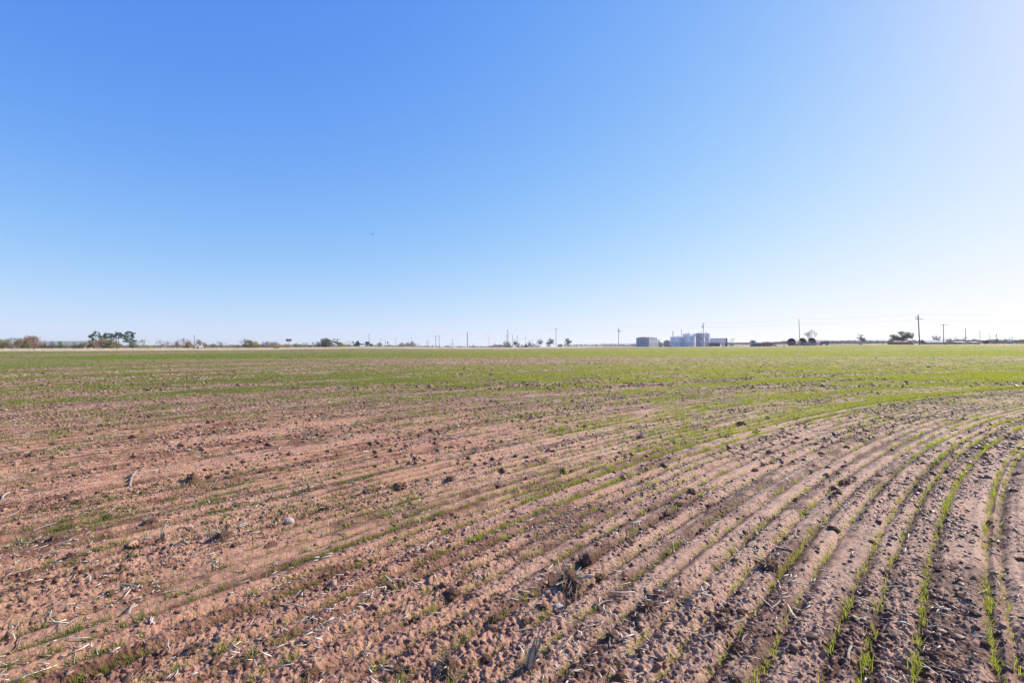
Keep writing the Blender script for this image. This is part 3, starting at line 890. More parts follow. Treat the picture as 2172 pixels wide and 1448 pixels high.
PL = [
    (-14, 26, 719, 238, 'bush', 'olive', 'olive green thicket shrub cut off by the left border of the photo'),
    (14, 42, 716, 300, 'bare', 'grey', 'thin bare grey tree behind the olive shrub at the left border'),
    (14, 38, 729, 232, 'scrub', 'purple', 'low greyish brown shrub in front of the bare grey tree at far left'),
    (31, 62, 717, 236, 'bush', 'olive', 'tall olive tan shrub just left of the reddish autumn shrub'),
    (46, 88, 711.5, 246, 'bush', 'red', 'reddish twiggy autumn shrub beside the left end of the long low building'),
    (89, 101, 726, 248, 'bush', 'green', 'small dark green cone shaped shrub in front of the long low building'),
    (103, 121, 723, 250, 'bush', 'purple', 'greyish tan shrub right of the cone shaped green shrub'),
    (119, 138, 723, 244, 'bush', 'green', 'yellowish green bushy shrub before the middle of the long low building'),
    (135, 151, 726, 252, 'bush', 'tan', 'pale tan shrub between two green shrubs before the long low building'),
    (148, 166, 725, 246, 'bush', 'olive', 'olive shrub before the right half of the long low building'),
    (162, 188, 725, 248, 'bush', 'olive', 'wide olive shrub hiding the right end of the long low building'),
    (185, 214, 719, 250, 'bush', 'brown', 'brownish olive shrub below the leftmost pine'),
    (204, 234, 716, 255, 'bush', 'tan', 'tall tan twiggy shrub below the two left pines'),
    (218, 252, 718, 247, 'bush', 'olive', 'broad olive shrub left of the pole that stands among the pines'),
    (243, 262, 726, 250, 'scrub', 'orange', 'low rusty olive shrub at the foot of the thin pine'),
    (272, 293, 721, 262, 'bush', 'greygreen', 'grey green shrub at the right foot of the big pine'),
    (288, 321, 720, 300, 'bare', 'greygreen', 'sparse bare tree with a few green clumps right of the big pine'),
    (296, 331, 732.5, 250, 'scrub', 'yellow', 'low yellow olive scrub bank left of the white marker post'),
    (331, 352, 721, 280, 'bare', 'greygreen', 'grey green bare tree right behind the white marker post'),
    (346, 368, 722, 285, 'bare', 'grey', 'bare grey twiggy tree just right of the white marker post'),
    (366, 386, 723, 280, 'bush', 'purple', 'purplish grey shrub left of the tall bare tree by the black pole'),
    (378, 404, 716, 290, 'bare', 'grey', 'tall bare twiggy tree left of the black pole in the brush'),
    (388, 411, 722, 272, 'bush', 'orange', 'rusty olive shrub touching the left side of the black pole'),
    (412, 433, 719, 284, 'bush', 'tan', 'pale tan shrub right of the black pole in the brush'),
    (416.5, 422.5, 731.5, 252, 'scrub', 'tan', 'tiny tan scrub between the white car and the white van'),
    (427, 437, 730.5, 250, 'scrub', 'tan', 'tan scrub hiding the right half of the white van'),
    (408, 415, 731, 252, 'scrub', 'brown', 'tiny brown scrub at the foot of the black slim pole'),
    (429, 443, 726, 285, 'bush', 'brown', 'small brown shrub right of the white parked things in the brush'),
    (445, 461, 727, 280, 'bush', 'green', 'small dark green shrub between brown and grey shrubs'),
    (457, 480, 723, 290, 'bare', 'greygreen', 'bare grey green tree with one dark clump right of the dark green shrub'),
    (478, 497, 731, 280, 'scrub', 'tan', 'low pale tan scrub left of the dry grass tuft row'),
    (493, 512, 730, 278, 'scrub', 'brown', 'low brownish scrub at the left foot of the spreading olive tree'),
    (502, 531, 717, 290, 'bare', 'greygreen', 'spiky bare tree fanning out left of the olive tree'),
    (518, 547, 720, 278, 'bush', 'olive', 'rounded olive tree like shrub right of the spiky bare tree'),
    (538, 554, 729, 275, 'scrub', 'yellow', 'low yellow green scrub at the right foot of the olive shrub'),
    (552, 577, 724, 286, 'bush', 'purple', 'purplish grey twiggy shrub left of the dark fallen log'),
    (570, 594, 724, 290, 'bush', 'grey', 'grey tan twiggy shrub above the dark fallen log'),
    (576, 606, 731, 276, 'scrub', 'yellow', 'low yellow green scrub behind the dark fallen log'),
    (599, 622, 728.5, 285, 'scrub', 'orange', 'low rusty yellow shrub under the billboard'),
    (620, 638, 727, 292, 'scrub', 'greygreen', 'low grey green shrub right of the billboard'),
    (630, 644, 729.5, 285, 'scrub', 'olive', 'low olive shrub left of the small bare grey tree'),
    (634, 656, 725, 290, 'bare', 'grey', 'small bare grey tree right of the low olive shrub'),
    (653, 662, 731, 295, 'scrub', 'dark', 'tiny dark green shrub left of the big grey green tree'),
    (660, 682, 725, 305, 'bare', 'greygreen', 'bare twiggy tree left of the big grey green mesquite'),
    (673, 709, 717, 292, 'bush', 'greygreen', 'big grey green mesquite with upswept limbs'),
    (705, 729, 717.5, 305, 'wind', 'greygreen', 'wind bent tree with a slanting flat top right of the big mesquite'),
    (715, 735, 727, 295, 'bush', 'yellow', 'mustard coloured shrub under the wind bent tree'),
    (732, 747, 722, 320, 'bare', 'grey', 'thin bare tree left of the pair of dark oaks'),
    (744, 769, 721.5, 306, 'oak', 'dark', 'dark round evergreen oak, left one of the pair'),
    (764, 791, 723, 298, 'oak', 'dark', 'dark round evergreen oak, right one of the pair'),
    (794, 813, 726, 330, 'bush', 'greygreen', 'rounded grey green shrub right of the two dark oaks'),
    (820, 831, 729, 350, 'bush', 'greygreen', 'small shrub below the square road sign'),
    (842, 860, 726, 335, 'bush', 'greygreen', 'leftmost of the three shrubs grown together before the wire poles'),
    (856, 873, 725.5, 340, 'bush', 'green', 'middle greenest of the three shrubs grown together before the wire poles'),
    (867, 883, 723.5, 345, 'bush', 'bluegreen', 'taller blue green right one of the three shrubs grown together'),
    (879, 891, 727, 345, 'bare', 'grey', 'thin bare shrub at the right end of the shrub group'),
    (899, 912, 732.5, 450, 'scrub', 'greygreen', 'low far shrub at the foot of the two thin poles'),
    (913, 920, 731.5, 450, 'scrub', 'bluegreen', 'tiny far tree between two pairs of poles'),
    (922, 939, 733.3, 450, 'scrub', 'bluegreen', 'low far bush behind the dark and the light pole'),
    (942, 957, 732, 460, 'scrub', 'bluegreen', 'low far bush under the small dark road sign'),
    (968, 982, 733, 420, 'scrub', 'dark', 'dark low far bush left of the thick pole'),
    (994, 1014, 732.8, 420, 'scrub', 'dark', 'dark low far bush right of the thick pole'),
    (1015, 1025, 734, 460, 'scrub', 'bluegreen', 'faint low far bush left of the street lamp'),
    (1024, 1038, 733.6, 430, 'scrub', 'olive', 'flat olive far hedge bush at the street lamp'),
    (1066, 1077, 723.5, 420, 'tree', 'bluegreen', 'small blue green tree left of the dark pole by the hip roofed house'),
    (1073, 1084, 723, 430, 'tree', 'greygreen', 'small grey tree behind the dark pole by the hip roofed house'),
    (1079, 1086, 729, 400, 'scrub', 'dark', 'dark low bush right of the dark pole by the hip roofed house'),
    (1087, 1098, 718.5, 410, 'tree', 'bluegreen', 'tall narrow blue green tree right of the leaning tall pole'),
    (1094, 1104, 726, 405, 'bush', 'brown', 'brown leaved bush at the foot of a T topped pole'),
    (1103, 1112, 730, 400, 'bush', 'greygreen', 'round grey green bush left of the purple roofed house'),
    (1118, 1128, 721.5, 425, 'tree', 'bluegreen', 'blue green tree between the purple roofed house and the white building'),
    (1126, 1138, 726.5, 430, 'oak', 'dark', 'dark round tree top showing over the white building'),
    (1138, 1154, 718.5, 330, 'tree', 'pine', 'dark spreading tree right of the white building'),
    (1156, 1177, 717, 335, 'tree', 'bluegreen', 'broad blue green tree left of the T topped pole'),
    (1158, 1168, 729, 328, 'bush', 'dark', 'dark low bush under the broad blue green tree'),
    (1183, 1193, 730, 360, 'scrub', 'dark', 'dark low bush right of the T topped pole in the middle'),
    (1195, 1214, 716.5, 330, 'tree', 'bluegreen', 'lone tree with a short leaning trunk left of the metal shed'),
    (1393, 1401, 718, 292, 'tree', 'bluegreen', 'dark tree sticking out behind the right wall of the metal shed'),
    (1398, 1407, 724, 296, 'bush', 'greygreen', 'grey green bush behind the round blue tank end'),
    (1541, 1560, 715, 275, 'bare', 'grey', 'bare leafless tree right of the white trailer', None, None, .35),
    (1545, 1560, 728, 274, 'scrub', 'greygreen', 'grey green bush round the foot of the bare leafless tree'),
    (1616, 1632, 721.5, 330, 'tree', 'bluegreen', 'small dark tree top showing over the red containers'),
    (1705, 1736, 700.5, 262, 'bare', 'grey', 'bare round headed tree behind the three big pipes', None, None, .8),
    (1817, 1841, 708, 262, 'wind', 'bluegreen', 'lone spreading tree above the small pinkish shed'),
    (1882, 1903, 711, 222, 'tree', 'greygreen', 'left lower half of the trees over the long red container'),
    (1889, 1934, 702, 214, 'tree', 'greygreen', 'big spreading mesquite tree over the long red container', None, None, 1.25),
    (1930, 1943, 719, 240, 'bush', 'grey', 'grey bush between the mesquite and the tall leaning pole'),
    (1953, 1959, 718.5, 235, 'bush', 'dark', 'dark narrow bush right of the tall leaning pole'),
    (1958, 1967, 725, 245, 'scrub', 'dark', 'dark scrub at the right foot of the tall leaning pole'),
    (1966, 1981, 726.5, 240, 'scrub', 'brown', 'brown dry scrub before the long low open shed'),
    (1981, 1993, 725.5, 246, 'scrub', 'greygreen', 'grey green scrub before the middle of the long low open shed'),
    (1990, 2001, 726.8, 238, 'scrub', 'purple', 'purplish dry scrub left of the loading ramp'),
    (2042, 2054, 727, 236, 'scrub', 'purple', 'purplish dry weeds right of the brick house'),
    (2066, 2080, 726.5, 232, 'scrub', 'brown', 'brown dry scrub with a dark hollow at far right'),
    (2098, 2116, 726.5, 240, 'scrub', 'brown', 'brown dry weeds under the rightmost bare pole'),
    (2118, 2138, 726, 245, 'scrub', 'purple', 'purplish dry weeds left of the teal tank base'),
    (2146, 2180, 726, 240, 'scrub', 'tan', 'tan dry weeds at the right border of the photo'),
    (1975, 1996, 711.5, 330, 'tree', 'greygreen', 'pale grey green tree behind the white roofed sheds'),
    (1996, 2009, 717, 335, 'bare', 'grey', 'bare tree behind the T topped pole by the loading ramp'),
    (2006, 2021, 716, 340, 'bush', 'grey', 'grey tan bush above the loading ramp'),
    (2021, 2036, 714.5, 345, 'tree', 'bluegreen', 'blue green tree behind the white roofed brick house'),
    (2038, 2060, 714.5, 285, 'wind', 'dark', 'dark sprawling tree below the pale bare pole'),
    (2045, 2057, 722, 250, 'bush', 'tan', 'pale round bush before the dark sprawling tree'),
    (2058, 2078, 717.5, 350, 'bush', 'greygreen', 'grey green bush right of the dark sprawling tree'),
    (2069, 2086, 722, 260, 'bush', 'tan', 'dry tan bush at the foot of the thin bare pole'),
    (2094, 2110, 718, 360, 'bush', 'grey', 'grey bush behind the two short pole tops'),
    (2102, 2124, 718, 350, 'bush', 'greygreen', 'rounded grey green bush behind the rightmost pole'),
    (2122, 2141, 717.5, 345, 'bush', 'grey', 'pale grey rounded bush left of the teal tank'),
    (2139, 2153, 712.5, 370, 'bare', 'grey', 'bare tree above the teal tank at far right'),
    (2146, 2168, 720.5, 350, 'bush', 'greygreen', 'grey green bush right of the teal tank'),
    (2160, 2190, 718.5, 350, 'bush', 'greygreen', 'grey green bush cut off by the right border of the photo'),
]
for a in PL:
    plant(*a)
PINES = [(191, 215, 703, 305, 1.0, 'leftmost of the four tall pines above the brush', ),
         (217, 240, 706.5, 312, .8, 'second pine from the left with a flat tuft crown'),
         (241, 261, 704, 315, .7, 'thin pine with a bare trunk and a small umbrella top'),
         (259, 290, 702.5, 292, 1.2, 'big dense pine, rightmost of the four pines')]
for (a0, a1, tp, D, dn, lb) in PINES:
    plant(a0, a1, tp, D, 'pine', 'pine', lb, 'tall pines above the left brush', None, dn)

# far woodland that reads as one mass
Ps = []
for (a0, a1, t0, t1, D, n) in [(1183, 1350, 730.3, 730.3, 640, 1500), (1340, 1420, 729.5, 729, 640, 500), (1535, 1600, 727.6, 726.6, 560, 800), (1630, 1674, 727, 722.5, 520, 800),
                               (1748, 1892, 723.6, 723.2, 470, 3000), (1930, 2200, 722.8, 721.2, 430, 5200), (300, 610, 733, 731.5, 520, 1400), (640, 760, 731.6, 731, 520, 600), (890, 1140, 734.2, 734.0, 560, 900), (-20, 300, 731, 733, 420, 1500)]:
    t = RNG.uniform(0, 1, n); px = a0 + (a1 - a0) * t
    tp = t0 + (t1 - t0) * t + .9 * perlin(px * .12, px * 0, 91) + .5 * perlin(px * .4, px * 0, 92)
    dd = D * RNG.uniform(.94, 1.08, n)
    q = RNG.uniform(0, 1, n) ** .7
    for p_, t_, d_, q_ in zip(px, tp, dd, q):
        b0 = base(p_, d_); zt = ztop(p_, t_, d_)
        Ps.append((b0.x, b0.y, b0.z + max(0.3, zt - b0.z) * q_))
V, Q = leaf_quads(np.array(Ps), 1.15)
wl = np_mesh('woodland', V, None, leafmat('far_foliage', (.09, .10, .065), (.24, .24, .17), .25), None, Q)
tag(wl, 'far hazy belt of brush and woodland along the horizon', 'woodland', kind='stuff')

Ps = []
for (a0, a1, t0, t1, D, n) in [(-20, 200, 731.5, 732, 300, 2600), (190, 330, 731, 733, 300, 1800), (325, 610, 732, 731.5, 300, 4200), (600, 745, 731.5, 731.5, 312, 2000), (740, 900, 732.8, 733.4, 318, 1200)]:
    t = RNG.uniform(0, 1, n); px = a0 + (a1 - a0) * t
    tp = t0 + (t1 - t0) * t + 2.6 * perlin(px * .07, px * 0, 93) + 1.4 * perlin(px * .25, px * 0, 94)
    dd = D * RNG.uniform(.96, 1.03, n); q_ = RNG.uniform(0, 1, n) ** .8
    for p_, t_, d_, f_ in zip(px, tp, dd, q_):
        b0 = base(p_, d_); Ps.append((b0.x, b0.y, b0.z + max(0.25, ztop(p_, t_, d_) - b0.z) * f_))
V, Q = leaf_quads(np.array(Ps), .5)
bl = np_mesh('brush', V, None, leafmat('brush_foliage', (.17, .14, .09), (.36, .31, .20), .25), None, Q)
tag(bl, 'low tangled olive and tan brush filling the gaps between the shrubs at left', 'brush', kind='stuff')

# hills on the skyline to the right
HP = [(1440, 729), (1500, 727.4), (1560, 726.2), (1640, 725.2), (1700, 723.8), (1735, 721.2), (1752, 720.6), (1766, 722.6), (1785, 723.4), (1797, 721.6), (1802, 720.4), (1808, 720.8), (1816, 722.6), (1850, 723.0),
      (1900, 722.6), (1960, 722.4), (2040, 722.8), (2120, 722.2), (2200, 722), (2320, 724), (2420, 729)]
hv = []; DH = 3400
hpx = np.arange(1440, 2421, 5.0)
hpy = np.interp(hpx, [a for a, _ in HP], [b_ for _, b_ in HP])
for i, (p_, y_) in enumerate(zip(hpx, hpy)):
    zt = ztop(p_, y_, DH)
    for dD, f_ in ((-900, -2), (-450, .38), (-180, .8), (0, 1), (300, .7), (900, -2)):
        q_ = W(p_, 724, DH); x_ = q_.x * (DH + dD) / DH
        z_ = zt * f_ if f_ > 0 else f_
        hv.append((x_, DH + dD, z_ + (0 if f_ in (-2, 1) else 1.2 * mnoise.noise((i * .35, dD * .01, 0)))))
hq = [(i * 6 + j, (i + 1) * 6 + j, (i + 1) * 6 + j + 1, i * 6 + j + 1) for i in range(len(hpx) - 1) for j in range(5)]
hl = np_mesh('hills', np.array(hv), None, mat('hill_scrub', (.16, .155, .10), .95, .4, .012), None, np.array(hq), smooth=True)
tag(hl, kind='structure')

# ------------------------------------------------------------------ poles and wires
wood_dark = mat('pole_wood_dark', (.10, .085, .075), .9, .3, 3)
wood_pale = mat('pole_wood_pale', (.30, .26, .22), .9, .3, 3)
steel_grey = mat('galvanised_steel', (.38, .39, .40), .5, .15, 2, metal=.6)
ceramic = mat('insulator_glaze', (.22, .23, .25), .3, .1, 4)


def pole(px, px_top, top, D, label, style='plain', dark=True, r=.17, arm=2.4, arm_px=None, sub=None, group=None, nm='utility_pole', basepy=None):
    b = base(px, D)
    if basepy: b.z = ztop(px, basepy, D)
    root = empty(nm, b, 0, label, 'pole', group)
    tp = W(px_top, top, D) - b
    m = wood_dark if dark else wood_pale
    MB().tube((0, 0, -.4), tp, r, r * .72, 10).build('pole_shaft', m, root, smooth=False)
    at = lambda f: tp * f
    H = tp.z
    if 'T' in style or 'arm' in style:
        zz = H - (.25 if 'T' in style else 1.6)
        c = at(zz / H)
        cm = MB().box(c.x - arm / 2, c.x + arm / 2, c.y - r - .14, c.y - r, zz - .07, zz + .07).build('crossarm', m, root)
        for s in (-.46, -.18, .46):
            ins = MB().lathe([(.0, 0), (.06, .0), (.09, .06), (.05, .12), (.08, .16), (.0, .22)], 8, (c.x + s * arm, c.y - r - .07, zz + .07)).build('insulator', ceramic, cm)
    if 'two' in style:
        zz = H - 1.0; c = at(zz / H)
        cm = MB().box(c.x - 1.2, c.x + .2, c.y - r - .14, c.y - r, zz - .07, zz + .07).build('crossarm', m, root)
        MB().lathe([(.0, 0), (.09, .0), (.11, .1), (.07, .2), (.0, .3)], 8, (c.x - 1.05, c.y - r - .07, zz + .07)).build('insulator', ceramic, cm)
    if 'trafo' in style:
        sgn = 1 if 'trafoR' in style else -1
        zz = H - 2.4; c = at(zz / H)
        t_ = MB().lathe([(.0, 0), (.28, .02), (.30, .1), (.30, .85), (.26, .95), (.0, .98)], 16, (c.x + sgn * (r + .30), c.y, zz)).build('transformer', steel_grey, root, smooth=False)
        MB().lathe([(.04, .95), (.07, 1.0), (.04, 1.06), (.07, 1.12), (.0, 1.2)], 8, (c.x + sgn * (r + .38), c.y, zz)).build('bushing', ceramic, t_)
    if 'pin' in style:
        MB().lathe([(.05, 0), (.09, .08), (.05, .16), (.09, .24), (.0, .32)], 8, tuple(tp)).build('insulator', ceramic, root)
    return b + tp


G = 'wire poles of the power line'
tops = []
tops.append(pole(783, 783, 709, 400, 'dark T topped pole beside the right oak', 'T', True, .16, 2.6, group=G))
pole(807.5, 807.5, 718, 520, 'faint small T topped pole behind the square road sign', 'T', False, .14, group=G)
pole(817.5, 817.5, 720.5, 420, 'short plain dark pole left of the square road sign', 'plain', True, .15)
tops.append(pole(839.5, 839.5, 717, 520, 'grey T topped pole left of the three grown together shrubs', 'T', False, .18, group=G))
pole(866.5, 866.5, 720.5, 500, 'short thin pole rising from the middle of the shrub group', 'plain', False, .14)
tops.append(pole(873, 873, 715.3, 560, 'faint T topped pole rising behind the shrub group', 'T', False, .17, group=G))
pole(905.3, 905.3, 719.5, 450, 'thin dark pole, left one of a close pair', 'plain', True, .16)
pole(908.3, 908.3, 721.3, 450, 'thin pale pole, right one of a close pair', 'plain', False, .2)
tops.append(pole(924, 924, 711.3, 480, 'pale grey pole with a wide crossarm left of a dark T topped pole', 'T', False, .28, 3.0, group=G))
pole(931.5, 931.5, 712.2, 400, 'dark T topped pole right beside a paler one', 'T', True, .18, 2.2)
pole(960.2, 960.2, 720.2, 500, 'pale short T topped pole right of the small dark road sign', 'T', False, .26, 2.6)
tops.append(pole(991.3, 991.3, 704.5, 372, 'thick dark grey pole standing alone left of the street lamp', 'pin', True, .27, group=G))
pole(1071.2, 1071.2, 720, 420, 'short stub pole in the little tree left of the dark pole', 'plain', False, .15)
pole(1074.3, 1074.3, 710, 440, 'pale T topped pole close left of the tall dark pole', 'T', False, .19, 1.8)
tops.append(pole(1077.3, 1077.3, 699, 325, 'tall dark pole at the right end of the hip roofed house', 'two', True, .19, group=G))
pole(1086.6, 1087.1, 710, 430, 'tall thin pale leaning mast right of the tall dark pole', 'plain', False, .22)
pole(1097.2, 1097.2, 712.5, 430, 'pale T topped pole behind the brown leaved bush', 'T', False, .2, 2.4)
pole(1114.4, 1114.4, 716, 500, 'thin T topped pole above the purple roofed house', 'T', False, .16, 2.8)
pole(1123.5, 1123.5, 720.5, 430, 'short thin post beside the blue green tree by the white building', 'plain', True, .12)
pole(1129, 1129, 717, 480, 'faint thin pole above the white building', 'plain', False, .16)
tops.append(pole(1179.3, 1179.3, 697.3, 302, 'pale T topped pole standing free right of the broad blue green tree', 'T pin', False, .17, 1.6, group=G))
tops.append(pole(1312, 1312, 695, 292, 'pole with a crossarm and a transformer left of the metal shed', 'arm pin trafoR', False, .17, 1.8, group=G))
tops.append(pole(1493.6, 1491.8, 685.5, 275, 'slightly leaning pole with a transformer behind the tall tanks', 'T trafoL', False, .17, 1.8, group=G))
tops.append(pole(1697, 1694.4, 677.3, 232, 'leaning weathered pole behind the three big pipes', 'pin', False, .16, group=G))
tops.append(pole(1950.8, 1947.3, 667, 186, 'tallest thick leaning pole with a crossarm by the red container', 'arm two', True, .2, 2.7, group=G))
pole(2001.6, 2001.2, 687.2, 232, 'dark T topped pole beside the loading ramp', 'T', True, .17, 3.3)
pole(2048, 2048.2, 696.3, 270, 'pale bare pole above the dark sprawling tree', 'plain', False, .2, nm='bare_pole')
pole(2078.6, 2078.4, 700.2, 300, 'thin bare pole rising from the dry tan bush', 'plain', False, .15, nm='bare_pole')
pole(2098.2, 2098.2, 707, 330, 'short thin bare pole right of the dark trailer', 'plain', False, .15, nm='bare_pole')
pole(2114.2, 2114.2, 706, 365, 'rightmost bare pole with a small box near its top', 'trafoL', False, .15, nm='bare_pole')
pole(71.6, 71.6, 712, 172, 'thin metal mast in the dry grass before the reddish autumn shrub', 'plain', True, .09, nm='mast')
pole(247, 246.6, 716, 215, 'dark weathered post standing among the pines', 'plain', True, .14, nm='bare_pole')
pole(412.3, 412.1, 710.3, 285, 'black slim pole with a small head in the brush', 'pin', True, .14, nm='bare_pole')
pole(1893.4, 1893.4, 713, 206, 'thin dark post in front of the left end of the red container', 'plain', True, .08, nm='post')
pole(1045.2, 1044.4, 733, 262, 'short leaning stake at the far edge of the field below the street lamp', 'plain', True, .08, nm='stake')
pole(1706.4, 1706.3, 726.5, 196, 'short dark corner post of the wire fence before the middle pipe', 'plain', True, .11, nm='post')

wire_m = mat('wire', (.12, .12, .13), .6, .1, 1)
tops.append(W(2500, 664, 140))
for q, (drop, nm_) in enumerate(((0.05, 'upper thin wire of the power line strung along the row of poles'), (1.9, 'lower thin wire of the power line hanging below the upper one'))):
    mb = MB()
    ts_ = tops if q == 0 else tops[6:]
    for a_, b_ in zip(ts_[:-1], ts_[1:]):
        pts = []
        L_ = (b_ - a_).length
        for i in range(9):
            t = i / 8
            p_ = a_.lerp(b_, t); p_.z -= 4 * t * (1 - t) * L_ * .012 + drop - (.3 if q == 0 else 0)
            pts.append(p_)
        mb.path(pts, .015, .015, 3)
    tag(mb.build('power_line', wire_m), nm_, 'wire')

# street lamp
b = base(1037.3, 400); root = empty('street_lamp', b, 0, 'tall curved street lamp arching to the left by the hip roofed house', 'street lamp')
hh = ztop(1037, 712, 400) - b.z
MB().tube((0, 0, 0), (0, 0, hh), .15, .10, 8).build('pole_shaft', steel_grey, root)
pts = [Vector((0, 0, hh)), Vector((-.5, 0, hh + .7)), Vector((-1.5, 0, hh + 1.4)), Vector((-2.7, 0, hh + 1.7))]
MB().path(pts, .09, .06, 6).build('arm', steel_grey, root)
MB().box(-3.4, -2.6, -.15, .15, hh + 1.6, hh + 1.78).build('lamp_head', steel_grey, root)

# ------------------------------------------------------------------ road signs and billboard
sign_dark = mat('sign_back', (.13, .14, .18), .6, .2, 1)
sign_panel = mat('sign_panel', (.27, .27, .36), .6, .2, 1.5)


def road_sign(px, x0, x1, y0, y1, D, label, m=sign_dark, round_=False):
    b = base(px, D); root = empty('road_sign', b, 0, label, 'sign')
    k = mpp(D); z0 = ztop(px, y1, D) - b.z; z1 = ztop(px, y0, D) - b.z
    MB().tube((0, .06, 0), (0, .06, z1 - .05), .06, .06, 6).build('post', steel_grey, root)
    w = (x1 - x0) * k; ox = ((x0 + x1) / 2 - px) * k
    if round_:
        mb = MB(); n = 8
        pl_ = [(ox + w / 2 * math.cos(2 * math.pi * (i + .5) / n), (z0 + z1) / 2 + (z1 - z0) / 2 * math.sin(2 * math.pi * (i + .5) / n)) for i in range(n)]
        mb.prism(pl_, -.03, 0).build('sign_panel', m, root)
    else:
        MB().box(ox - w / 2, ox + w / 2, -.04, 0, z0, z1).build('sign_panel', m, root)
    return root


road_sign(822.2, 820.7, 823.6, 724, 728.2, 420, 'square grey road sign standing high between two poles', sign_panel)
road_sign(806.2, 805, 807.4, 725.3, 728.6, 440, 'small grey road sign left of the square one, at a faint pole', sign_panel)
road_sign(956.3, 955.2, 957.4, 728, 730.2, 430, 'small dark round road sign left of the pale short pole', sign_dark, True)
road_sign(1004.2, 1003.2, 1005.2, 729.4, 731.6, 400, 'small dark round sign on a white post right of the thick pole', sign_dark, True)

b = base(612, 430); root = empty('billboard', b, 0, 'billboard with three panels on a single thin post above the brush', 'billboard'); k = mpp(430)
z0 = ztop(612, 724, 430) - b.z; z1 = ztop(612, 718.6, 430) - b.z
MB().tube((0, .3, 0), (0, .3, z1 - .1), .16, .14, 8).build('post', steel_grey, root)
MB().box(-6 * k, 6 * k, 0, .25, z0, z1).build('frame', sign_dark, root)
for i, (a0, a1) in enumerate(((-5.6, -3.1), (-1.9, 1.9), (3.3, 5.6))):
    MB().box(a0 * k, a1 * k, -.06, -.003, z0 + .18, z1 - .18).build('sign_panel', sign_panel, root)

# white marker post with a reddish head at the field edge
b = base(345.6, 146); root = empty('marker_post', b, 0, 'white marker post with a reddish brown head at the edge of the field', 'post'); k = mpp(146)
hz = ztop(345.6, 734, 146) - b.z
white_paint = mat('white_paint', (.78, .77, .74), .5, .1, 2)
MB().tube((0, 0, -.1), (0, 0, hz), .055, .055, 10).build('post', white_paint, root)
rust_m = mat('rusty_paint', (.34, .19, .16), .8, .4, 5)
hd_ = MB().box(-.17, .17, -.17, .17, hz, hz + .34).lathe([(.24, .34), (.20, .52), (.10, .62), (0, .64)], 12, (0, 0, hz)).build('head', rust_m, root, bevel=.02)
MB().box(-.36, -.17, -.04, .04, hz + .1, hz + .2).box(.17, .36, -.04, .04, hz + .1, hz + .2).build('handle', rust_m, hd_)

# fallen dark log
b = base(585, 230); root = empty('fallen_log', b, R(8), 'dark fallen log lying in the dry grass below the brush', 'log')
MB().path([(-1.15, .1, .38), (-.3, 0, .22), (.5, -.05, .15), (1.25, 0, .16)], .13, .16, 8).build('trunk', bark_dark, root)
MB().path([(-.9, .05, .34), (-1.1, .3, .62), (-1.35, .4, .74)], .06, .03, 6).path([(-.4, 0, .25), (-.1, -.3, .5)], .05, .02, 6).build('branch', bark_dark, root)

# ------------------------------------------------------------------ buildings
def metal_wall(name, col, axis_scale=14, rough=.5, metal=.25):
    """ribbed sheet metal"""
    if name in _MATS: return _MATS[name]
    m = mat(name, col, rough, .12, .8, metal=metal)
    nt = m.node_tree; N = nt.nodes; L = nt.links
    bs = next(n for n in N if n.type == 'BSDF_PRINCIPLED')
    tc = N.new('ShaderNodeTexCoord'); sx = N.new('ShaderNodeSeparateXYZ'); ad = N.new('ShaderNodeMath'); ad.operation = 'ADD'
    mu = N.new('ShaderNodeMath'); mu.operation = 'MULTIPLY'; mu.inputs[1].default_value = axis_scale; si = N.new('ShaderNodeMath'); si.operation = 'SINE'
    L.new(tc.outputs['Object'], sx.inputs[0]); L.new(sx.outputs[0], ad.inputs[0]); L.new(sx.outputs[1], ad.inputs[1]); L.new(ad.outputs[0], mu.inputs[0]); L.new(mu.outputs[0], si.inputs[0])
    bp = N.new('ShaderNodeBump'); bp.inputs['Strength'].default_value = .5; bp.inputs['Distance'].default_value = .03
    L.new(si.outputs[0], bp.inputs['Height']); L.new(bp.outputs[0], bs.inputs['Normal'])
    return m


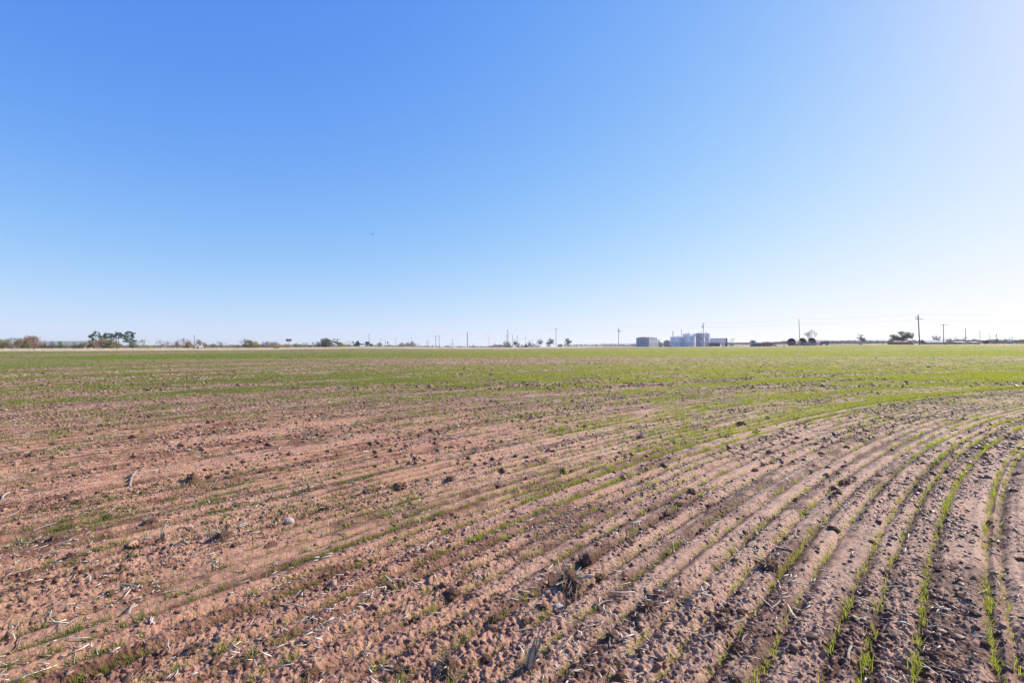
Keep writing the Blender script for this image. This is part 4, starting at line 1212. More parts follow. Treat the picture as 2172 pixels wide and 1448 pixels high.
def gable(root, w, d, he, hr, wallm, roofm, along='y', over=.15, trim=None, th=.08):
    """a gabled building centred on the root: ridge along y (gable to the front) or along x"""
    mb = MB()
    if along == 'y':
        mb.prism([(-w / 2, 0), (w / 2, 0), (w / 2, he), (0, hr), (-w / 2, he)], -d / 2, d / 2)
    else:
        n0 = len(mb.v)
        mb.add([(-w / 2, y, z) for y, z in ((-d / 2, 0), (d / 2, 0), (d / 2, he), (0, hr), (-d / 2, he))] + [(w / 2, y, z) for y, z in ((-d / 2, 0), (d / 2, 0), (d / 2, he), (0, hr), (-d / 2, he))],
               [(0, 1, 2, 3, 4), (9, 8, 7, 6, 5), (0, 5, 6, 1), (1, 6, 7, 2), (2, 7, 8, 3), (3, 8, 9, 4), (4, 9, 5, 0)])
    mb.build('wall', wallm, root)
    o = over; s = (hr - he)
    rf = MB()
    if along == 'y':
        sl = s / (w / 2)
        for sg in (-1, 1):
            rf.add([(0, -d / 2 - o, hr + .005), (sg * (w / 2 + o), -d / 2 - o, he - sl * o + .005), (sg * (w / 2 + o), d / 2 + o, he - sl * o + .005), (0, d / 2 + o, hr + .005),
                    (0, -d / 2 - o, hr + th), (sg * (w / 2 + o), -d / 2 - o, he - sl * o + th), (sg * (w / 2 + o), d / 2 + o, he - sl * o + th), (0, d / 2 + o, hr + th)],
                   [(0, 1, 2, 3), (4, 5, 6, 7), (0, 1, 5, 4), (1, 2, 6, 5), (2, 3, 7, 6)])
    else:
        sl = s / (d / 2)
        for sg in (-1, 1):
            rf.add([(-w / 2 - o, 0, hr + .005), (-w / 2 - o, sg * (d / 2 + o), he - sl * o + .005), (w / 2 + o, sg * (d / 2 + o), he - sl * o + .005), (w / 2 + o, 0, hr + .005),
                    (-w / 2 - o, 0, hr + th), (-w / 2 - o, sg * (d / 2 + o), he - sl * o + th), (w / 2 + o, sg * (d / 2 + o), he - sl * o + th), (w / 2 + o, 0, hr + th)],
                   [(0, 1, 2, 3), (4, 5, 6, 7), (0, 1, 5, 4), (1, 2, 6, 5), (2, 3, 7, 6)])
    return rf.build('roof', roofm, root)


def hip(root, w, d, he, hr, wallm, roofm, inset=None):
    MB().box(-w / 2, w / 2, -d / 2, d / 2, 0, he).build('wall', wallm, root)
    o = .4; i = inset if inset is not None else d / 2
    a, b_ = w / 2 + o, d / 2 + o
    mb = MB().add([(-a, -b_, he + .004), (a, -b_, he + .004), (a, b_, he + .004), (-a, b_, he + .004), (-w / 2 + i, 0, hr), (w / 2 - i, 0, hr), (-a, -b_, he - .12), (a, -b_, he - .12), (a, b_, he - .12), (-a, b_, he - .12)],
                  [(0, 1, 5, 4), (1, 2, 5), (2, 3, 4, 5), (3, 0, 4), (6, 7, 1, 0), (7, 8, 2, 1), (8, 9, 3, 2), (9, 6, 0, 3), (6, 7, 8, 9)])
    return mb.build('roof', roofm, root)


glass_dark = mat('dark_glass', (.03, .035, .045), .12, .1, 1, spec=.6)
tyre_m = mat('tyre_rubber', (.03, .03, .032), .85, .2, 6)

# main metal shed, seen at its corner
D = 272; k = mpp(D)
c_ = base(1376, D)
wg, ws = 26 * k / math.cos(R(30)), 18 * k / math.sin(R(30)) * .98
ang = -R(15) + R(30) * -1          # turn of the front gable
rz = -R(15) - R(30) * 0
beta = math.atan((1376 - 1086) / F)
front_n_az = math.pi + beta + R(30)         # azimuth of the gable's outward normal, clockwise from +y
rz = -(front_n_az - math.pi)                # local -y faces that way
ca, sa = math.cos(rz), math.sin(rz)
# the near corner is local (+wg/2, -ws/2)
ox, oy = wg / 2 * ca - (-ws / 2) * sa, wg / 2 * sa + (-ws / 2) * ca
root = empty('metal_shed', (c_.x - ox, c_.y - oy, c_.z), rz, 'large bluish grey metal shed with a low gable at the fence', 'shed')
he = ztop(1376, 716.6, D) - c_.z; hr = he + .55
shed_wall = metal_wall('shed_sheet', (.35, .37, .44), 18, .55, .05); trim_m = mat('dark_trim', (.12, .10, .10), .6, .2, 2)
gable(root, wg, ws, he, hr, shed_wall, mat('shed_roof', (.30, .29, .30), .5, .15, 1, metal=.3), 'y', .18)
MB().box(wg / 2 - .12, wg / 2 + .03, -ws / 2 - .03, -ws / 2 + .12, 0, he - .06).build('corner_trim', trim_m, root)
MB().box(-wg / 2 - .03, -wg / 2 + .12, -ws / 2 - .03, -ws / 2 + .12, 0, he - .06).build('corner_trim', trim_m, root)
MB().box(wg / 2 - .12, wg / 2 + .03, ws / 2 - .12, ws / 2 + .03, 0, he - .06).build('corner_trim', trim_m, root)
MB().box(-1.7, 1.7, -ws / 2 - .03, -ws / 2 - .002, 0, he - 1.0).build('roller_door', metal_wall('roller_door', (.33, .35, .42), 30, .55, .05), root)
MB().box(-.18, .18, -ws / 2 - .2, -ws / 2 - .004, he - .45, he - .25).build('wall_lamp', white_paint, root)

# small gabled shed left of the tanks
D = 268; k = mpp(D); b = base(1415, D)
root = empty('small_shed', b, R(-16), 'small dark grey gabled shed left of the first tank', 'shed')
he = ztop(1415, 724, D) - b.z; hr = ztop(1416, 720.8, D) - b.z
gable(root, 14 * k, 3.2, he, hr, metal_wall('small_shed_sheet', (.30, .29, .33), 18, .5, .1), mat('small_shed_roof', (.16, .15, .17), .6, .2, 1), 'y', .15)
MB().box(-.5, .5, -1.63, -1.603, 0, 2.0).build('door', mat('shed_door', (.22, .21, .25), .6, .2, 2), root)

# white upright cabinet at the shed's right corner
D = 262; k = mpp(D); b = base(1392.4, D)
root = empty('upright_tank', b, 0, 'slim white upright tank at the right corner of the metal shed', 'tank')
hz = ztop(1392, 725, D) - b.z
MB().lathe([(0, .1), (.32, .1), (.34, .2), (.34, hz - .15), (.22, hz - .02), (0, hz)], 18).build('body', white_paint, root)
MB().box(-.3, .3, -.3, .3, 0, .1).build('foot', steel_grey, root)

# round blue tank seen end on
D = 268; k = mpp(D); b = base(1401.2, D)
root = empty('horizontal_tank', b, R(-20), 'pale blue round ended tank lying between metal shed and small shed', 'tank')
blue_pale = mat('pale_blue_paint', (.36, .46, .55), .45, .2, 1.5); rr_ = 3.8 * k
mb = MB().lathe([(0, -2.3), (rr_ * .6, -2.2), (rr_, -1.8), (rr_, 1.8), (rr_ * .6, 2.2), (0, 2.3)], 20)
mb.v = [(x, z, y + rr_ + .35) for x, y, z in mb.v]
mb.build('body', blue_pale, root)
for yy in (-1.2, 1.2):
    MB().box(-rr_ * .8, rr_ * .8, yy - .12, yy + .12, 0, .62).build('saddle', trim_m, root)
MB().box(-.15, .15, -.4, .4, 2 * rr_ + .3, 2 * rr_ + .55).build('hatch', steel_grey, root)

# small pale machine by the first tank
b = base(1420.5, 252); root = empty('pump_unit', b, R(-20), 'small pale machine standing between small shed and first tank', 'machine')
MB().box(-.7, .7, -.4, .4, .28, .42).build('skid', trim_m, root)
MB().box(-.55, .25, -.32, .32, .43, 1.05).lathe([(0, 0), (.2, 0), (.2, .5), (0, .55)], 12, (.45, 0, .43)).build('housing', mat('pump_paint', (.48, .46, .52), .5, .2, 3), root, bevel=.03)
for sx in (-.5, .5):
    mb = MB().lathe([(0, -.09), (.26, -.09), (.28, 0), (.26, .09), (0, .09)], 14); mb.v = [(x + sx, z - .42, y + .27) for x, y, z in mb.v]; mb.build('wheel', tyre_m, root)

# ------------------------------------------------------------------ tanks
def tank_mat(name, col, rust=0.0):
    if name in _MATS: return _MATS[name]
    return mat(name, col, .55, .22 + rust, .55 if rust else .35, col2=tuple(c * (1 - .2 - rust) for c in col) if not rust else (col[0] * .55, col[1] * .45, col[2] * .45))


def tank(px0, px1, top, D, label, col, rust=0, rings=3, ladder=False, basepy=None):
    cx = (px0 + px1) / 2; b = base(cx, D); r = (px1 - px0) / 2 * mpp(D); h = ztop(cx, top, D) - b.z
    root = empty('storage_tank', b, R(random.uniform(0, 90)), label, 'tank', 'upright storage tanks')
    pr = [(0, 0), (r, 0)]
    for i in range(1, rings + 1):
        z = h * i / (rings + 1)
        pr += [(r, z - .05), (r + .035, z - .03), (r + .035, z + .03), (r, z + .05)]
    pr += [(r, h - .12), (r + .06, h - .10), (r + .06, h), (r - .02, h)]
    o_ = MB().lathe(pr, 48).build('shell', tank_mat('tank_' + str(int(col[0] * 100)) + str(int(rust * 10)), col, rust), root)
    MB().lathe([(r - .02, h + .003), (r * .5, h + .16), (.3, h + .28), (0, h + .3)], 48).build('roof', tank_mat('tank_roof', (.55, .54, .56)), root)
    MB().lathe([(0, .62), (.3, .6), (.3, 0)], 12, (r * .4, -r * .2, h + .05)).build('hatch', steel_grey, root)
    return root


tank(1422, 1447.6, 714.3, 258, 'low wide pale tank, left one of the two front tanks', (.77, .81, .89))  # bluish sky light of the shaded sides is mixed into the tank colours
tank(1449.3, 1475.6, 713.6, 256, 'low wide pale tank, right one of the two front tanks', (.76, .80, .88))
tank(1449, 1465.6, 708, 274, 'pale tank rising behind the right front tank', (.66, .71, .82))
tank(1469, 1486, 708, 275, 'pale tank half hidden behind the tall dark stained tank', (.65, .70, .81))
tank(1476.2, 1494.8, 706.8, 250, 'tall dark grey stained tank with rusty patches', (.46, .47, .56), .3, 5)
tank(1488, 1505, 707, 264, 'tall grey tank just right of the dark stained tank', (.52, .54, .64), .3, 4)
# catwalk over the two front tanks
b = W(1446, 713.6, 255); root = empty('catwalk', b, R(-18), 'white catwalk running across the tops of the two front tanks', 'walkway')
MB().box(-.6, 7.4, -.4, .4, .05, .13).build('deck', white_paint, root)
MB().tube((-.6, -.4, .75), (7.4, -.4, .75), .03).build('handrail', white_paint, root)
for i in range(6):
    MB().tube((-.55 + 1.58 * i, -.4, .131), (-.55 + 1.58 * i, -.4, .73), .025).build('baluster', white_paint, root)
# vent stacks
for px, tp, bt, D, r_, lb in ((1428, 704.3, 714, 268, .2, 'short dark vent pipe sticking up behind the left front tank'), (1446.2, 700, 713, 268, .17, 'tall pale vent pipe between the two front tanks')):
    b = base(px, D); root = empty('vent_pipe', b, 0, lb, 'pipe'); hz = ztop(px, tp, D) - b.z
    MB().tube((0, 0, 0), (-.12, 0, hz), r_ * .9, r_ * .8, 10).build('shaft', wood_dark if px < 1440 else steel_grey, root)
    MB().lathe([(r_ * .8, 0), (r_ * 1.3, .06), (r_ * 1.3, .3), (0, .42)], 10, (-.12, 0, hz)).build('cap', wood_dark if px < 1440 else steel_grey, root)

# white box trailer behind, dark tank in front of it, navy bin
D = 292; k = mpp(D); b = base(1522, D); root = empty('box_trailer', b, R(-14), 'long white box trailer right of the tall tanks', 'trailer')
z1 = ztop(1522, 717, D) - b.z; L_ = 36 * k / math.cos(R(14) + beta * 0)
MB().box(-L_ / 2, L_ / 2 - .75, -1.25, 1.25, 1.15, z1).build('box', mat('trailer_white', (.66, .66, .70), .4, .1, .6), root)
MB().box(L_ / 2 - .745, L_ / 2 + .05, -1.2, 1.2, 2.0, z1 - .05).build('refrigeration_unit', mat('unit_dark', (.09, .09, .10), .6, .3, 2), root)
MB().box(-L_ / 2 + .1, L_ / 2 - .8, -1.0, 1.0, .9, 1.145).build('chassis', trim_m, root)
for sx in (-L_ / 2 + 1.2, -L_ / 2 + 2.5):
    for sy in (-1.05, 1.05):
        mb = MB().lathe([(0, -.14), (.48, -.14), (.5, 0), (.48, .14), (0, .14)], 16); mb.v = [(x + sx, z + sy, y + .5) for x, y, z in mb.v]; mb.build('wheel', tyre_m, root)
for sy in (-.8, .8):
    MB().box(L_ / 2 - 2.4, L_ / 2 - 2.2, sy - .1, sy + .1, 0, .895).build('landing_leg', trim_m, root)

D = 262; k = mpp(D); b = base(1515.5, D); root = empty('horizontal_tank', b, R(-10), 'black ribbed tank lying in front of the white box trailer', 'tank')
black_m = mat('black_tank', (.045, .04, .045), .55, .3, 2); rr_ = 3.7 * k; L_ = 23 * k
pr = [(0, -L_ / 2)] + [(rr_ * math.sin(a_), -L_ / 2 + rr_ * .6 * (1 - math.cos(a_))) for a_ in np.linspace(.2, math.pi / 2, 5)]
for i in range(7):
    z = -L_ / 2 + rr_ * .6 + (L_ - rr_ * 1.2) * (i + .5) / 7; pr += [(rr_, z - .1), (rr_ + .05, z - .06), (rr_ + .05, z + .06), (rr_, z + .1)]
pr += [(rr_ * math.sin(a_), L_ / 2 - rr_ * .6 * (1 - math.cos(a_))) for a_ in np.linspace(math.pi / 2, .2, 5)] + [(0, L_ / 2)]
mb = MB().lathe(pr, 24); mb.v = [(z, x, y + rr_ + .12) for x, y, z in mb.v]; mb.build('body', black_m, root)
for sx in (-L_ * .3, L_ * .3):
    MB().box(sx - .2, sx + .2, -rr_ * .75, rr_ * .75, 0, .5).build('saddle', trim_m, root)

D = 262; k = mpp(D); b = base(1540.6, D); root = empty('water_tote', b, R(-25), 'dark navy blue square bin right of the black tank', 'bin')
navy = mat('navy_plastic', (.035, .06, .19), .5, .25, 2)
MB().box(-2.6 * k, 2.6 * k, -.6, .6, .12, 7.6 * k).build('body', navy, root, bevel=.06)
MB().box(-2.5 * k, 2.5 * k, -.6, .6, 0, .118).build('pallet', bark, root)
MB().lathe([(.25, 0), (.25, .12), (0, .14)], 12, (0, 0, 7.6 * k + .003)).build('lid', steel_grey, root)
D = 258; b = base(1534.5, D); root = empty('pump_unit', b, 0, 'small grey machine between black tank and navy blue bin', 'machine')
MB().box(-.55, .55, -.3, .3, .08, .2).build('skid', trim_m, root)
MB().lathe([(0, 0), (.22, 0), (.26, .4), (.2, .8), (0, .9)], 12, (-.15, 0, .203)).box(.12, .48, -.22, .22, .203, .7).build('housing', mat('pump_grey', (.42, .43, .42), .5, .2, 3), root)
MB().tube((-.15, 0, 1.1), (-.15, 0, 1.55), .05).build('exhaust_pipe', steel_grey, root)

# ------------------------------------------------------------------ truck behind the containers
D = 244; k = mpp(D); b = base(1597, D); root = empty('truck', b, R(-28), 'white conventional truck with two exhaust stacks behind the dark container', 'truck')
tw = mat('truck_white', (.74, .73, .74), .35, .08, 1)
MB().box(-1.05, 1.05, .3, 2.1, 1.0, 2.65).add([(-1.0, .3, 2.652), (1.0, .3, 2.652), (1.0, 2.0, 2.652), (-1.0, 2.0, 2.652), (-.85, .75, 3.05), (.85, .75, 3.05), (.85, 1.95, 3.15), (-.85, 1.95, 3.15)], [(0, 1, 5, 4), (1, 2, 6, 5), (2, 3, 7, 6), (3, 0, 4, 7), (4, 5, 6, 7)]).build('cab', tw, root, bevel=.04)
MB().box(-.85, .85, .24, .297, 1.95, 2.58).build('windscreen', glass_dark, root)
for sx in (-1, 1):
    MB().box(sx * 1.055 if sx > 0 else -1.085, 1.085 if sx > 0 else -1.055, .7, 1.5, 1.95, 2.5).build('side_window', glass_dark, root)
MB().prism([(-.8, .9), (.8, .9), (.8, 1.72), (.6, 1.9), (-.6, 1.9), (-.8, 1.72)], -1.6, .238).build('hood', tw, root)
MB().box(-.55, .55, -1.68, -1.603, .85, 1.72).build('grille', mat('grille_grey', (.25, .25, .27), .4, .2, 8, metal=.5), root)
for sx in (-1, 1):
    MB().box(sx * .98 - .17, sx * .98 + .17, -1.55, -.4, .62, 1.05).build('fender', tw, root, bevel=.05)
    hl_ = MB().lathe([(0, -.05), (.12, -.04), (.14, 0), (0, .02)], 12); hl_.v = [(x + sx * .72, z - 1.63, y + 1.1) for x, y, z in hl_.v]; hl_.build('headlight', steel_grey, root)
    MB().tube((sx * 1.17, 2.2, .9), (sx * 1.17, 2.2, 3.95), .085, .08, 10).build('exhaust_stack', steel_grey, root)
    for yy in (-1.0, 2.9, 4.1):
        mb = MB().lathe([(0, -.15), (.45, -.15), (.5, -.08), (.5, .08), (.45, .15), (0, .15)], 18); mb.v = [(z + sx * .95, x + yy, y + .5) for x, y, z in mb.v]; mb.build('wheel', tyre_m, root)
    MB().box(sx * 1.22 - .1, sx * 1.22 + .1, .2, .28, 1.9, 2.5).build('mirror', trim_m, root)
MB().box(-1.1, 1.1, -1.82, -1.685, .38, .75).build('bumper', trim_m, root)
MB().box(-.45, .45, -1.5, 4.8, .55, .85).build('chassis', trim_m, root)

# open topped steel containers
def skip_bin(px0, px1, top, D, label, col, rz=0.0, depth=2.2, stripe=False):
    k = mpp(D); b = base((px0 + px1) / 2, D); w = (px1 - px0) * k * .96; h = ztop(px0, top, D) - b.z
    root = empty('steel_container', b, rz, label, 'container', 'open steel containers by the fence')
    m = mat('container_%d_%d' % (int(col[0] * 100), int(col[2] * 100)), col, .65, .35, 1.2)
    t = .07; mb = MB()
    mb.box(-w / 2, w / 2, -depth / 2, depth / 2, .12, .2)
    mb.box(-w / 2, w / 2, -depth / 2, -depth / 2 + t, .203, h).box(-w / 2, w / 2, depth / 2 - t, depth / 2, .203, h)
    mb.box(-w / 2, -w / 2 + t, -depth / 2 + t + .002, depth / 2 - t - .002, .203, h).box(w / 2 - t, w / 2, -depth / 2 + t + .002, depth / 2 - t - .002, .203, h)
    mb.build('body', m, root)
    n = max(3, int(w / .8))
    for i in range(n + 1):
        x_ = -w / 2 + .08 + (w - .16) * i / n
        MB().box(x_ - .05, x_ + .05, -depth / 2 - .09, -depth / 2 - .003, .2, h - .06).build('rib', m, root)
    MB().box(-w / 2 - .03, w / 2 + .03, -depth / 2 - .11, -depth / 2 + t + .01, h + .003, h + .1).build('top_rail', m, root)
    for sx in (-.4, .4):
        MB().box(sx * w - .1, sx * w + .1, -depth / 2 + .1, depth / 2 - .1, 0, .118).build('skid', trim_m, root)
    if stripe:
        MB().prism([(-w * .48, h * .25), (-w * .1, h * .45), (w * .2, h * .85), (w * .42, h * .9), (w * .42, h * .45), (w * .15, h * .3), (-w * .2, h * .2)], -depth / 2 - .115, -depth / 2 - .093).build('splash', white_paint, root)
    return root


skip_bin(1597, 1611.5, 728, 236, 'near black open container in front of the white truck', (.055, .05, .06))
skip_bin(1609.5, 1621, 727.6, 240, 'dull red open container between the black one and the larger red one', (.26, .09, .10))
skip_bin(1618.3, 1632.2, 727, 232, 'deep red container, tallest of the red ones by the fence', (.24, .05, .075), R(4))
skip_bin(1632.6, 1645, 728.6, 233, 'red container splashed with white at the right end of its row', (.28, .06, .08), R(-6), 2.0, True)
b = base(1663, 200); root = empty('tyre', b, 0, 'dark old tyre lying at the field edge left of the big pipes', 'tyre')
mb = MB().lathe([(.2, .02), (.42, 0), (.5, .1), (.42, .22), (.2, .2), (.2, .02)], 18); mb.build('casing', tyre_m, root)
MB().lathe([(0, .1), (.19, .1), (.19, .12), (0, .12)], 14).build('rim', steel_grey, root)

# ------------------------------------------------------------------ three big pipes lying side by side
pipe_out = mat('weathered_pipe', (.44, .36, .34), .75, .35, .7); pipe_in = mat('pipe_inside', (.05, .05, .065), .8, .3, 1)


def big_pipe(cx, cy, rpx, D, label, L_=9.0, az=R(44)):
    b = base(cx, D); r = rpx * mpp(D); zc = ztop(cx, cy, D) - b.z
    root = empty('steel_pipe', b, -az, label, 'pipe', 'three big steel pipes lying side by side')
    mb = MB().lathe([(r - .05, 0), (r, 0), (r, .15), (r + .05, .17), (r + .05, .3), (r, .32), (r, L_ * .5), (r + .04, L_ * .5 + .02), (r + .04, L_ * .5 + .14), (r, L_ * .5 + .16), (r, L_), (0, L_)], 40)
    mb.v = [(x, z, y + zc) for x, y, z in mb.v]; mb.build('shell', pipe_out, root)
    mb = MB().lathe([(r - .055, .002), (r - .055, 1.6), (0, 1.6)], 40)
    mb.v = [(x, z, y + zc) for x, y, z in mb.v]; mb.build('inside', pipe_in, root)
    for yy in (.9, L_ - .9):
        MB().box(-r * .72, r * .72, yy - .25, yy + .25, 0, max(.15, zc - r * .72)).build('saddle', trim_m, root)


big_pipe(1678.4, 725.7, 8.4, 236, 'big steel pipe with a dark open end, leftmost of three')
big_pipe(1701.2, 725.2, 8.5, 240, 'big steel pipe, middle one behind the flatbed trailer')
big_pipe(1721, 725.0, 8.7, 242, 'big steel pipe, rightmost of three, behind the flatbed deck')

# flatbed gooseneck trailer in front of the pipes
D = 216; k = mpp(D); b = base(1712, D); root = empty('flatbed_trailer', b, R(-6), 'flatbed trailer standing in front of the three big pipes', 'trailer')
z_hi = ztop(1719, 726.8, D) - b.z; z_lo = ztop(1698, 729.8, D) - b.z
grey_tr = mat('trailer_grey', (.42, .38, .42), .5, .25, 2); redr = mat('trailer_red', (.34, .12, .12), .6, .3, 3)
MB().box(-5 * k, 20 * k, -1.1, 1.1, z_hi - .18, z_hi).build('deck', grey_tr, root)
MB().box(-21 * k, -4.9 * k, -.9, .9, z_lo - .14, z_lo).build('gooseneck', grey_tr, root)
MB().box(-5.4 * k, -4.9 * k, -.9, .9, z_lo + .003, z_hi - .003).build('riser', grey_tr, root)
MB().box(-31 * k, -21.2 * k, -.5, .5, .25, .62).build('ramp', redr, root)
MB().box(-4.5 * k, 19.5 * k, -.5, .5, z_hi - .45, z_hi - .183).build('chassis', trim_m, root)
for sx in (3.2, 11.8, 15.5):
    for sy in (-.95, .95):
        mb = MB().lathe([(0, -.13), (.42, -.13), (.45, 0), (.42, .13), (0, .13)], 16); mb.v = [(x + sx * k, z + sy, y + .45) for x, y, z in mb.v]; w_ = mb.build('wheel', tyre_m, root)
        mb = MB().lathe([(0, -.14), (.22, -.14), (.22, .14), (0, .14)], 12); mb.v = [(x + sx * k, z + sy, y + .45) for x, y, z in mb.v]; mb.build('rim', white_paint, w_)
for a0, a1 in ((1.2, 6.5), (8.2, 18.5)):
    MB().box(a0 * k, a1 * k, -1.12, -.8, z_hi - .52, z_hi - .40).build('mudguard', white_paint, root)
MB().box(19.0 * k, 19.6 * k, -.6, -.4, 0, z_hi - .46).build('landing_leg', white_paint, root)

# small blue vehicle
D = 224; k = mpp(D); b = base(1746.5, D); root = empty('pickup_truck', b, R(-20), 'small bright blue vehicle with a pale cab roof right of the flatbed trailer', 'vehicle')
blue_b = mat('bright_blue_paint', (.06, .17, .52), .35, .15, 2); teal_d = mat('dark_teal', (.06, .10, .13), .6, .3, 3)
MB().box(-1.45, .1, -.85, .85, .42, 1.02).build('body', blue_b, root, bevel=.06)
MB().add([(-1.3, -.78, 1.023), (.1, -.78, 1.023), (.1, .78, 1.023), (-1.3, .78, 1.023), (-1.0, -.7, 1.62), (.1, -.7, 1.62), (.1, .7, 1.62), (-1.0, .7, 1.62)], [(0, 1, 5, 4), (1, 2, 6, 5), (2, 3, 7, 6), (3, 0, 4, 7)]).build('window', glass_dark, root)
MB().box(-1.15, .2, -.75, .75, 1.623, 1.78).build('cab_roof', mat('pale_roof', (.55, .57, .62), .5, .1, 2), root, bevel=.04)
MB().box(.2, 2.0, -.85, .85, .5, 1.35).build('load_bed', teal_d, root)
MB().box(.35, .9, -.6, .6, 1.353, 1.75).box(1.2, 1.8, -.5, .5, 1.353, 1.6).build('load', mat('dark_load', (.10, .11, .10), .8, .4, 4), root)
for sx in (-.95, 1.35):
    for sy in (-.8, .8):
        mb = MB().lathe([(0, -.12), (.38, -.12), (.4, 0), (.38, .12), (0, .12)], 16); mb.v = [(x + sx, z + sy, y + .4) for x, y, z in mb.v]; mb.build('wheel', tyre_m, root)
mb = MB().lathe([(0, -.03), (.12, -.03), (.12, .03), (0, .03)], 10); mb.v = [(z - 1.48, x - .55, y + .85) for x, y, z in mb.v]; mb.build('headlight', white_paint, root)

# ------------------------------------------------------------------ chain link fence
FP = [(1276, 268), (1350, 256), (1440, 234), (1600, 214), (1706, 201), (1790, 196), (1884, 196)]
fx = [a_ for a_, _ in FP]; fd = [b_ for _, b_ in FP]
pts = []; px = 1276.0
while px < 1884:
    D = float(np.interp(px, fx, fd)); pts.append(base(px, D)); px += 3.0 / mpp(D) * .93
root = empty('chain_link_fence', pts[0], 0, 'long chain link fence with thin posts along the far field edge at the tanks', 'fence')
o0 = pts[0].copy(); FH = 1.95
fence_m = mat('fence_wire', (.36, .38, .43), .5, .15, 2, metal=.4); post_m = mat('fence_post', (.17, .17, .19), .6, .2, 2)
pm0 = MB().tube((0, 0, 0), (0, 0, FH + .18), .04, .035, 6)
p0 = pm0.build('post', post_m, root)
for q in pts[1:]:
    c2 = p0.copy(); COL.objects.link(c2); c2.parent = root; c2.location = q - o0
mv = []; mt = []
rail = MB()
for a_, b_ in zip(pts[:-1], pts[1:]):
    rail.tube(a_ - o0 + Vector((0, 0, FH)), b_ - o0 + Vector((0, 0, FH)), .025, .025, 5, False)
    L_ = (b_ - a_).length; n = int(L_ / .16); e = (b_ - a_) / L_
    for sg in (-1, 1):
        for i in range(-12, n + 1):
            s0 = i * .16; s1 = s0 + FH
            lo, hi = max(0, s0), min(L_, s1)
            if hi - lo < .05: continue
            z0, z1 = (lo - s0), (hi - s0)
            if sg < 0: z0, z1 = FH - z0, FH - z1
            p = a_ - o0 + e * lo + Vector((0, 0, z0 + .03)); q = a_ - o0 + e * hi + Vector((0, 0, z1 + .03))
            w_ = .011
            nv = len(mv)
            for pt in (p, q):
                mv.append(pt - e * w_); mv.append(pt + e * w_)
            mt.append((nv, nv + 1, nv + 3, nv + 2))
rail.build('top_rail', post_m, root)
np_mesh('wire_mesh', np.array([tuple(v) for v in mv]), None, fence_m, None, np.array(mt), parent=root)

# ------------------------------------------------------------------ right hand farmyard
D = 228; b = base(1825, D); k = mpp(D); root = empty('small_shed', b, R(-25), 'tiny pinkish grey gabled shed under the lone spreading tree', 'shed')
he = ztop(1825, 725.8, D) - b.z
gable(root, 6.3 * k, 1.9, he, he + .5, metal_wall('pinkish_sheet', (.52, .44, .47), 20), mat('pinkish_roof', (.40, .33, .36), .6, .2, 2), 'y', .1)
MB().box(-.32, .32, -.98, -.953, 0, he * .8).build('door', mat('pink_door', (.40, .34, .38), .6, .2, 2), root)

# long low red container under the mesquite
D = 206; k = mpp(D); b = base(1908.6, D); root = empty('red_container', b, R(-4), 'long low dark red container under the big spreading mesquite', 'container')
redc = mat('dark_red_paint', (.31, .12, .12), .6, .3, .8); w = 43 * k; h = ztop(1908, 725.2, D) - b.z
MB().box(-w / 2, w / 2, -1.1, 1.1, .1, h).build('body', redc, root)
MB().box(-w / 2 - .05, w / 2 + .05, -1.15, 1.15, h + .003, h + .1).build('top_rail', mat('pink_rail', (.58, .42, .45), .6, .2, 2), root)
for i in range(12):
    x_ = -w / 2 + .2 + (w - .4) * i / 11; MB().box(x_ - .06, x_ + .06, -1.18, -1.103, .12, h - .03).build('rib', redc, root)
for sx in (-.42, 0, .42):
    MB().box(sx * w - .15, sx * w + .15, -.9, .9, 0, .098).build('skid', trim_m, root)

D = 225; b = base(1934.5, D); k = mpp(D); root = empty('utility_trailer', b, R(-15), 'small pale grey covered trailer right of the long red container', 'trailer')
MB().box(-3.2 * k, 3.2 * k, -.7, .7, .45, 1.25).build('body', mat('pale_grey_paint', (.46, .48, .52), .5, .2, 2), root, bevel=.05)
MB().box(-3.3 * k, 3.3 * k, -.75, .75, 1.253, 1.33).build('roof', white_paint, root)
for sy in (-.65, .65):
    mb = MB().lathe([(0, -.09), (.33, -.09), (.33, .09), (0, .09)], 14); mb.v = [(x, z + sy, y + .33) for x, y, z in mb.v]; mb.build('wheel', tyre_m, root)
MB().box(-3.2 * k - .9, -3.2 * k - .003, -.05, .05, .5, .6).build('drawbar', trim_m, root)

white_roof = mat('white_roof', (.80, .78, .77), .45, .08, .6); bluish_wall = mat('bluish_wall', (.34, .37, .43), .7, .2, .6); brick_wall = mat('brick_wall', (.30, .17, .14), .85, .25, 3)


def farm_building(px0, px1, y_ridge, y_eave, D, label, wallm, roofm, depth=6, doors=(), nm='farm_shed', rz=0.0, windows=()):
    k = mpp(D); b = base((px0 + px1) / 2, D); w = (px1 - px0) * k; he = ztop(px0, y_eave, D) - b.z; hr = ztop(px0, y_ridge, D) - b.z
    root = empty(nm, b, rz, label, 'building')
    gable(root, w, depth, he, hr, wallm, roofm, 'x', .3)
    for (a0, a1, tp, m) in doors:
        MB().box((a0 - (px0 + px1) / 2) * k, (a1 - (px0 + px1) / 2) * k, -depth / 2 - .03, -depth / 2 - .003, 0, ztop(a0, tp, D) - b.z).build('door', m, root)
    for (a0, a1, t0, t1) in windows:
        MB().box((a0 - (px0 + px1) / 2) * k, (a1 - (px0 + px1) / 2) * k, -depth / 2 - .03, -depth / 2 - .003, ztop(a0, t1, D) - b.z, ztop(a0, t0, D) - b.z).build('window', glass_dark, root)
    return root


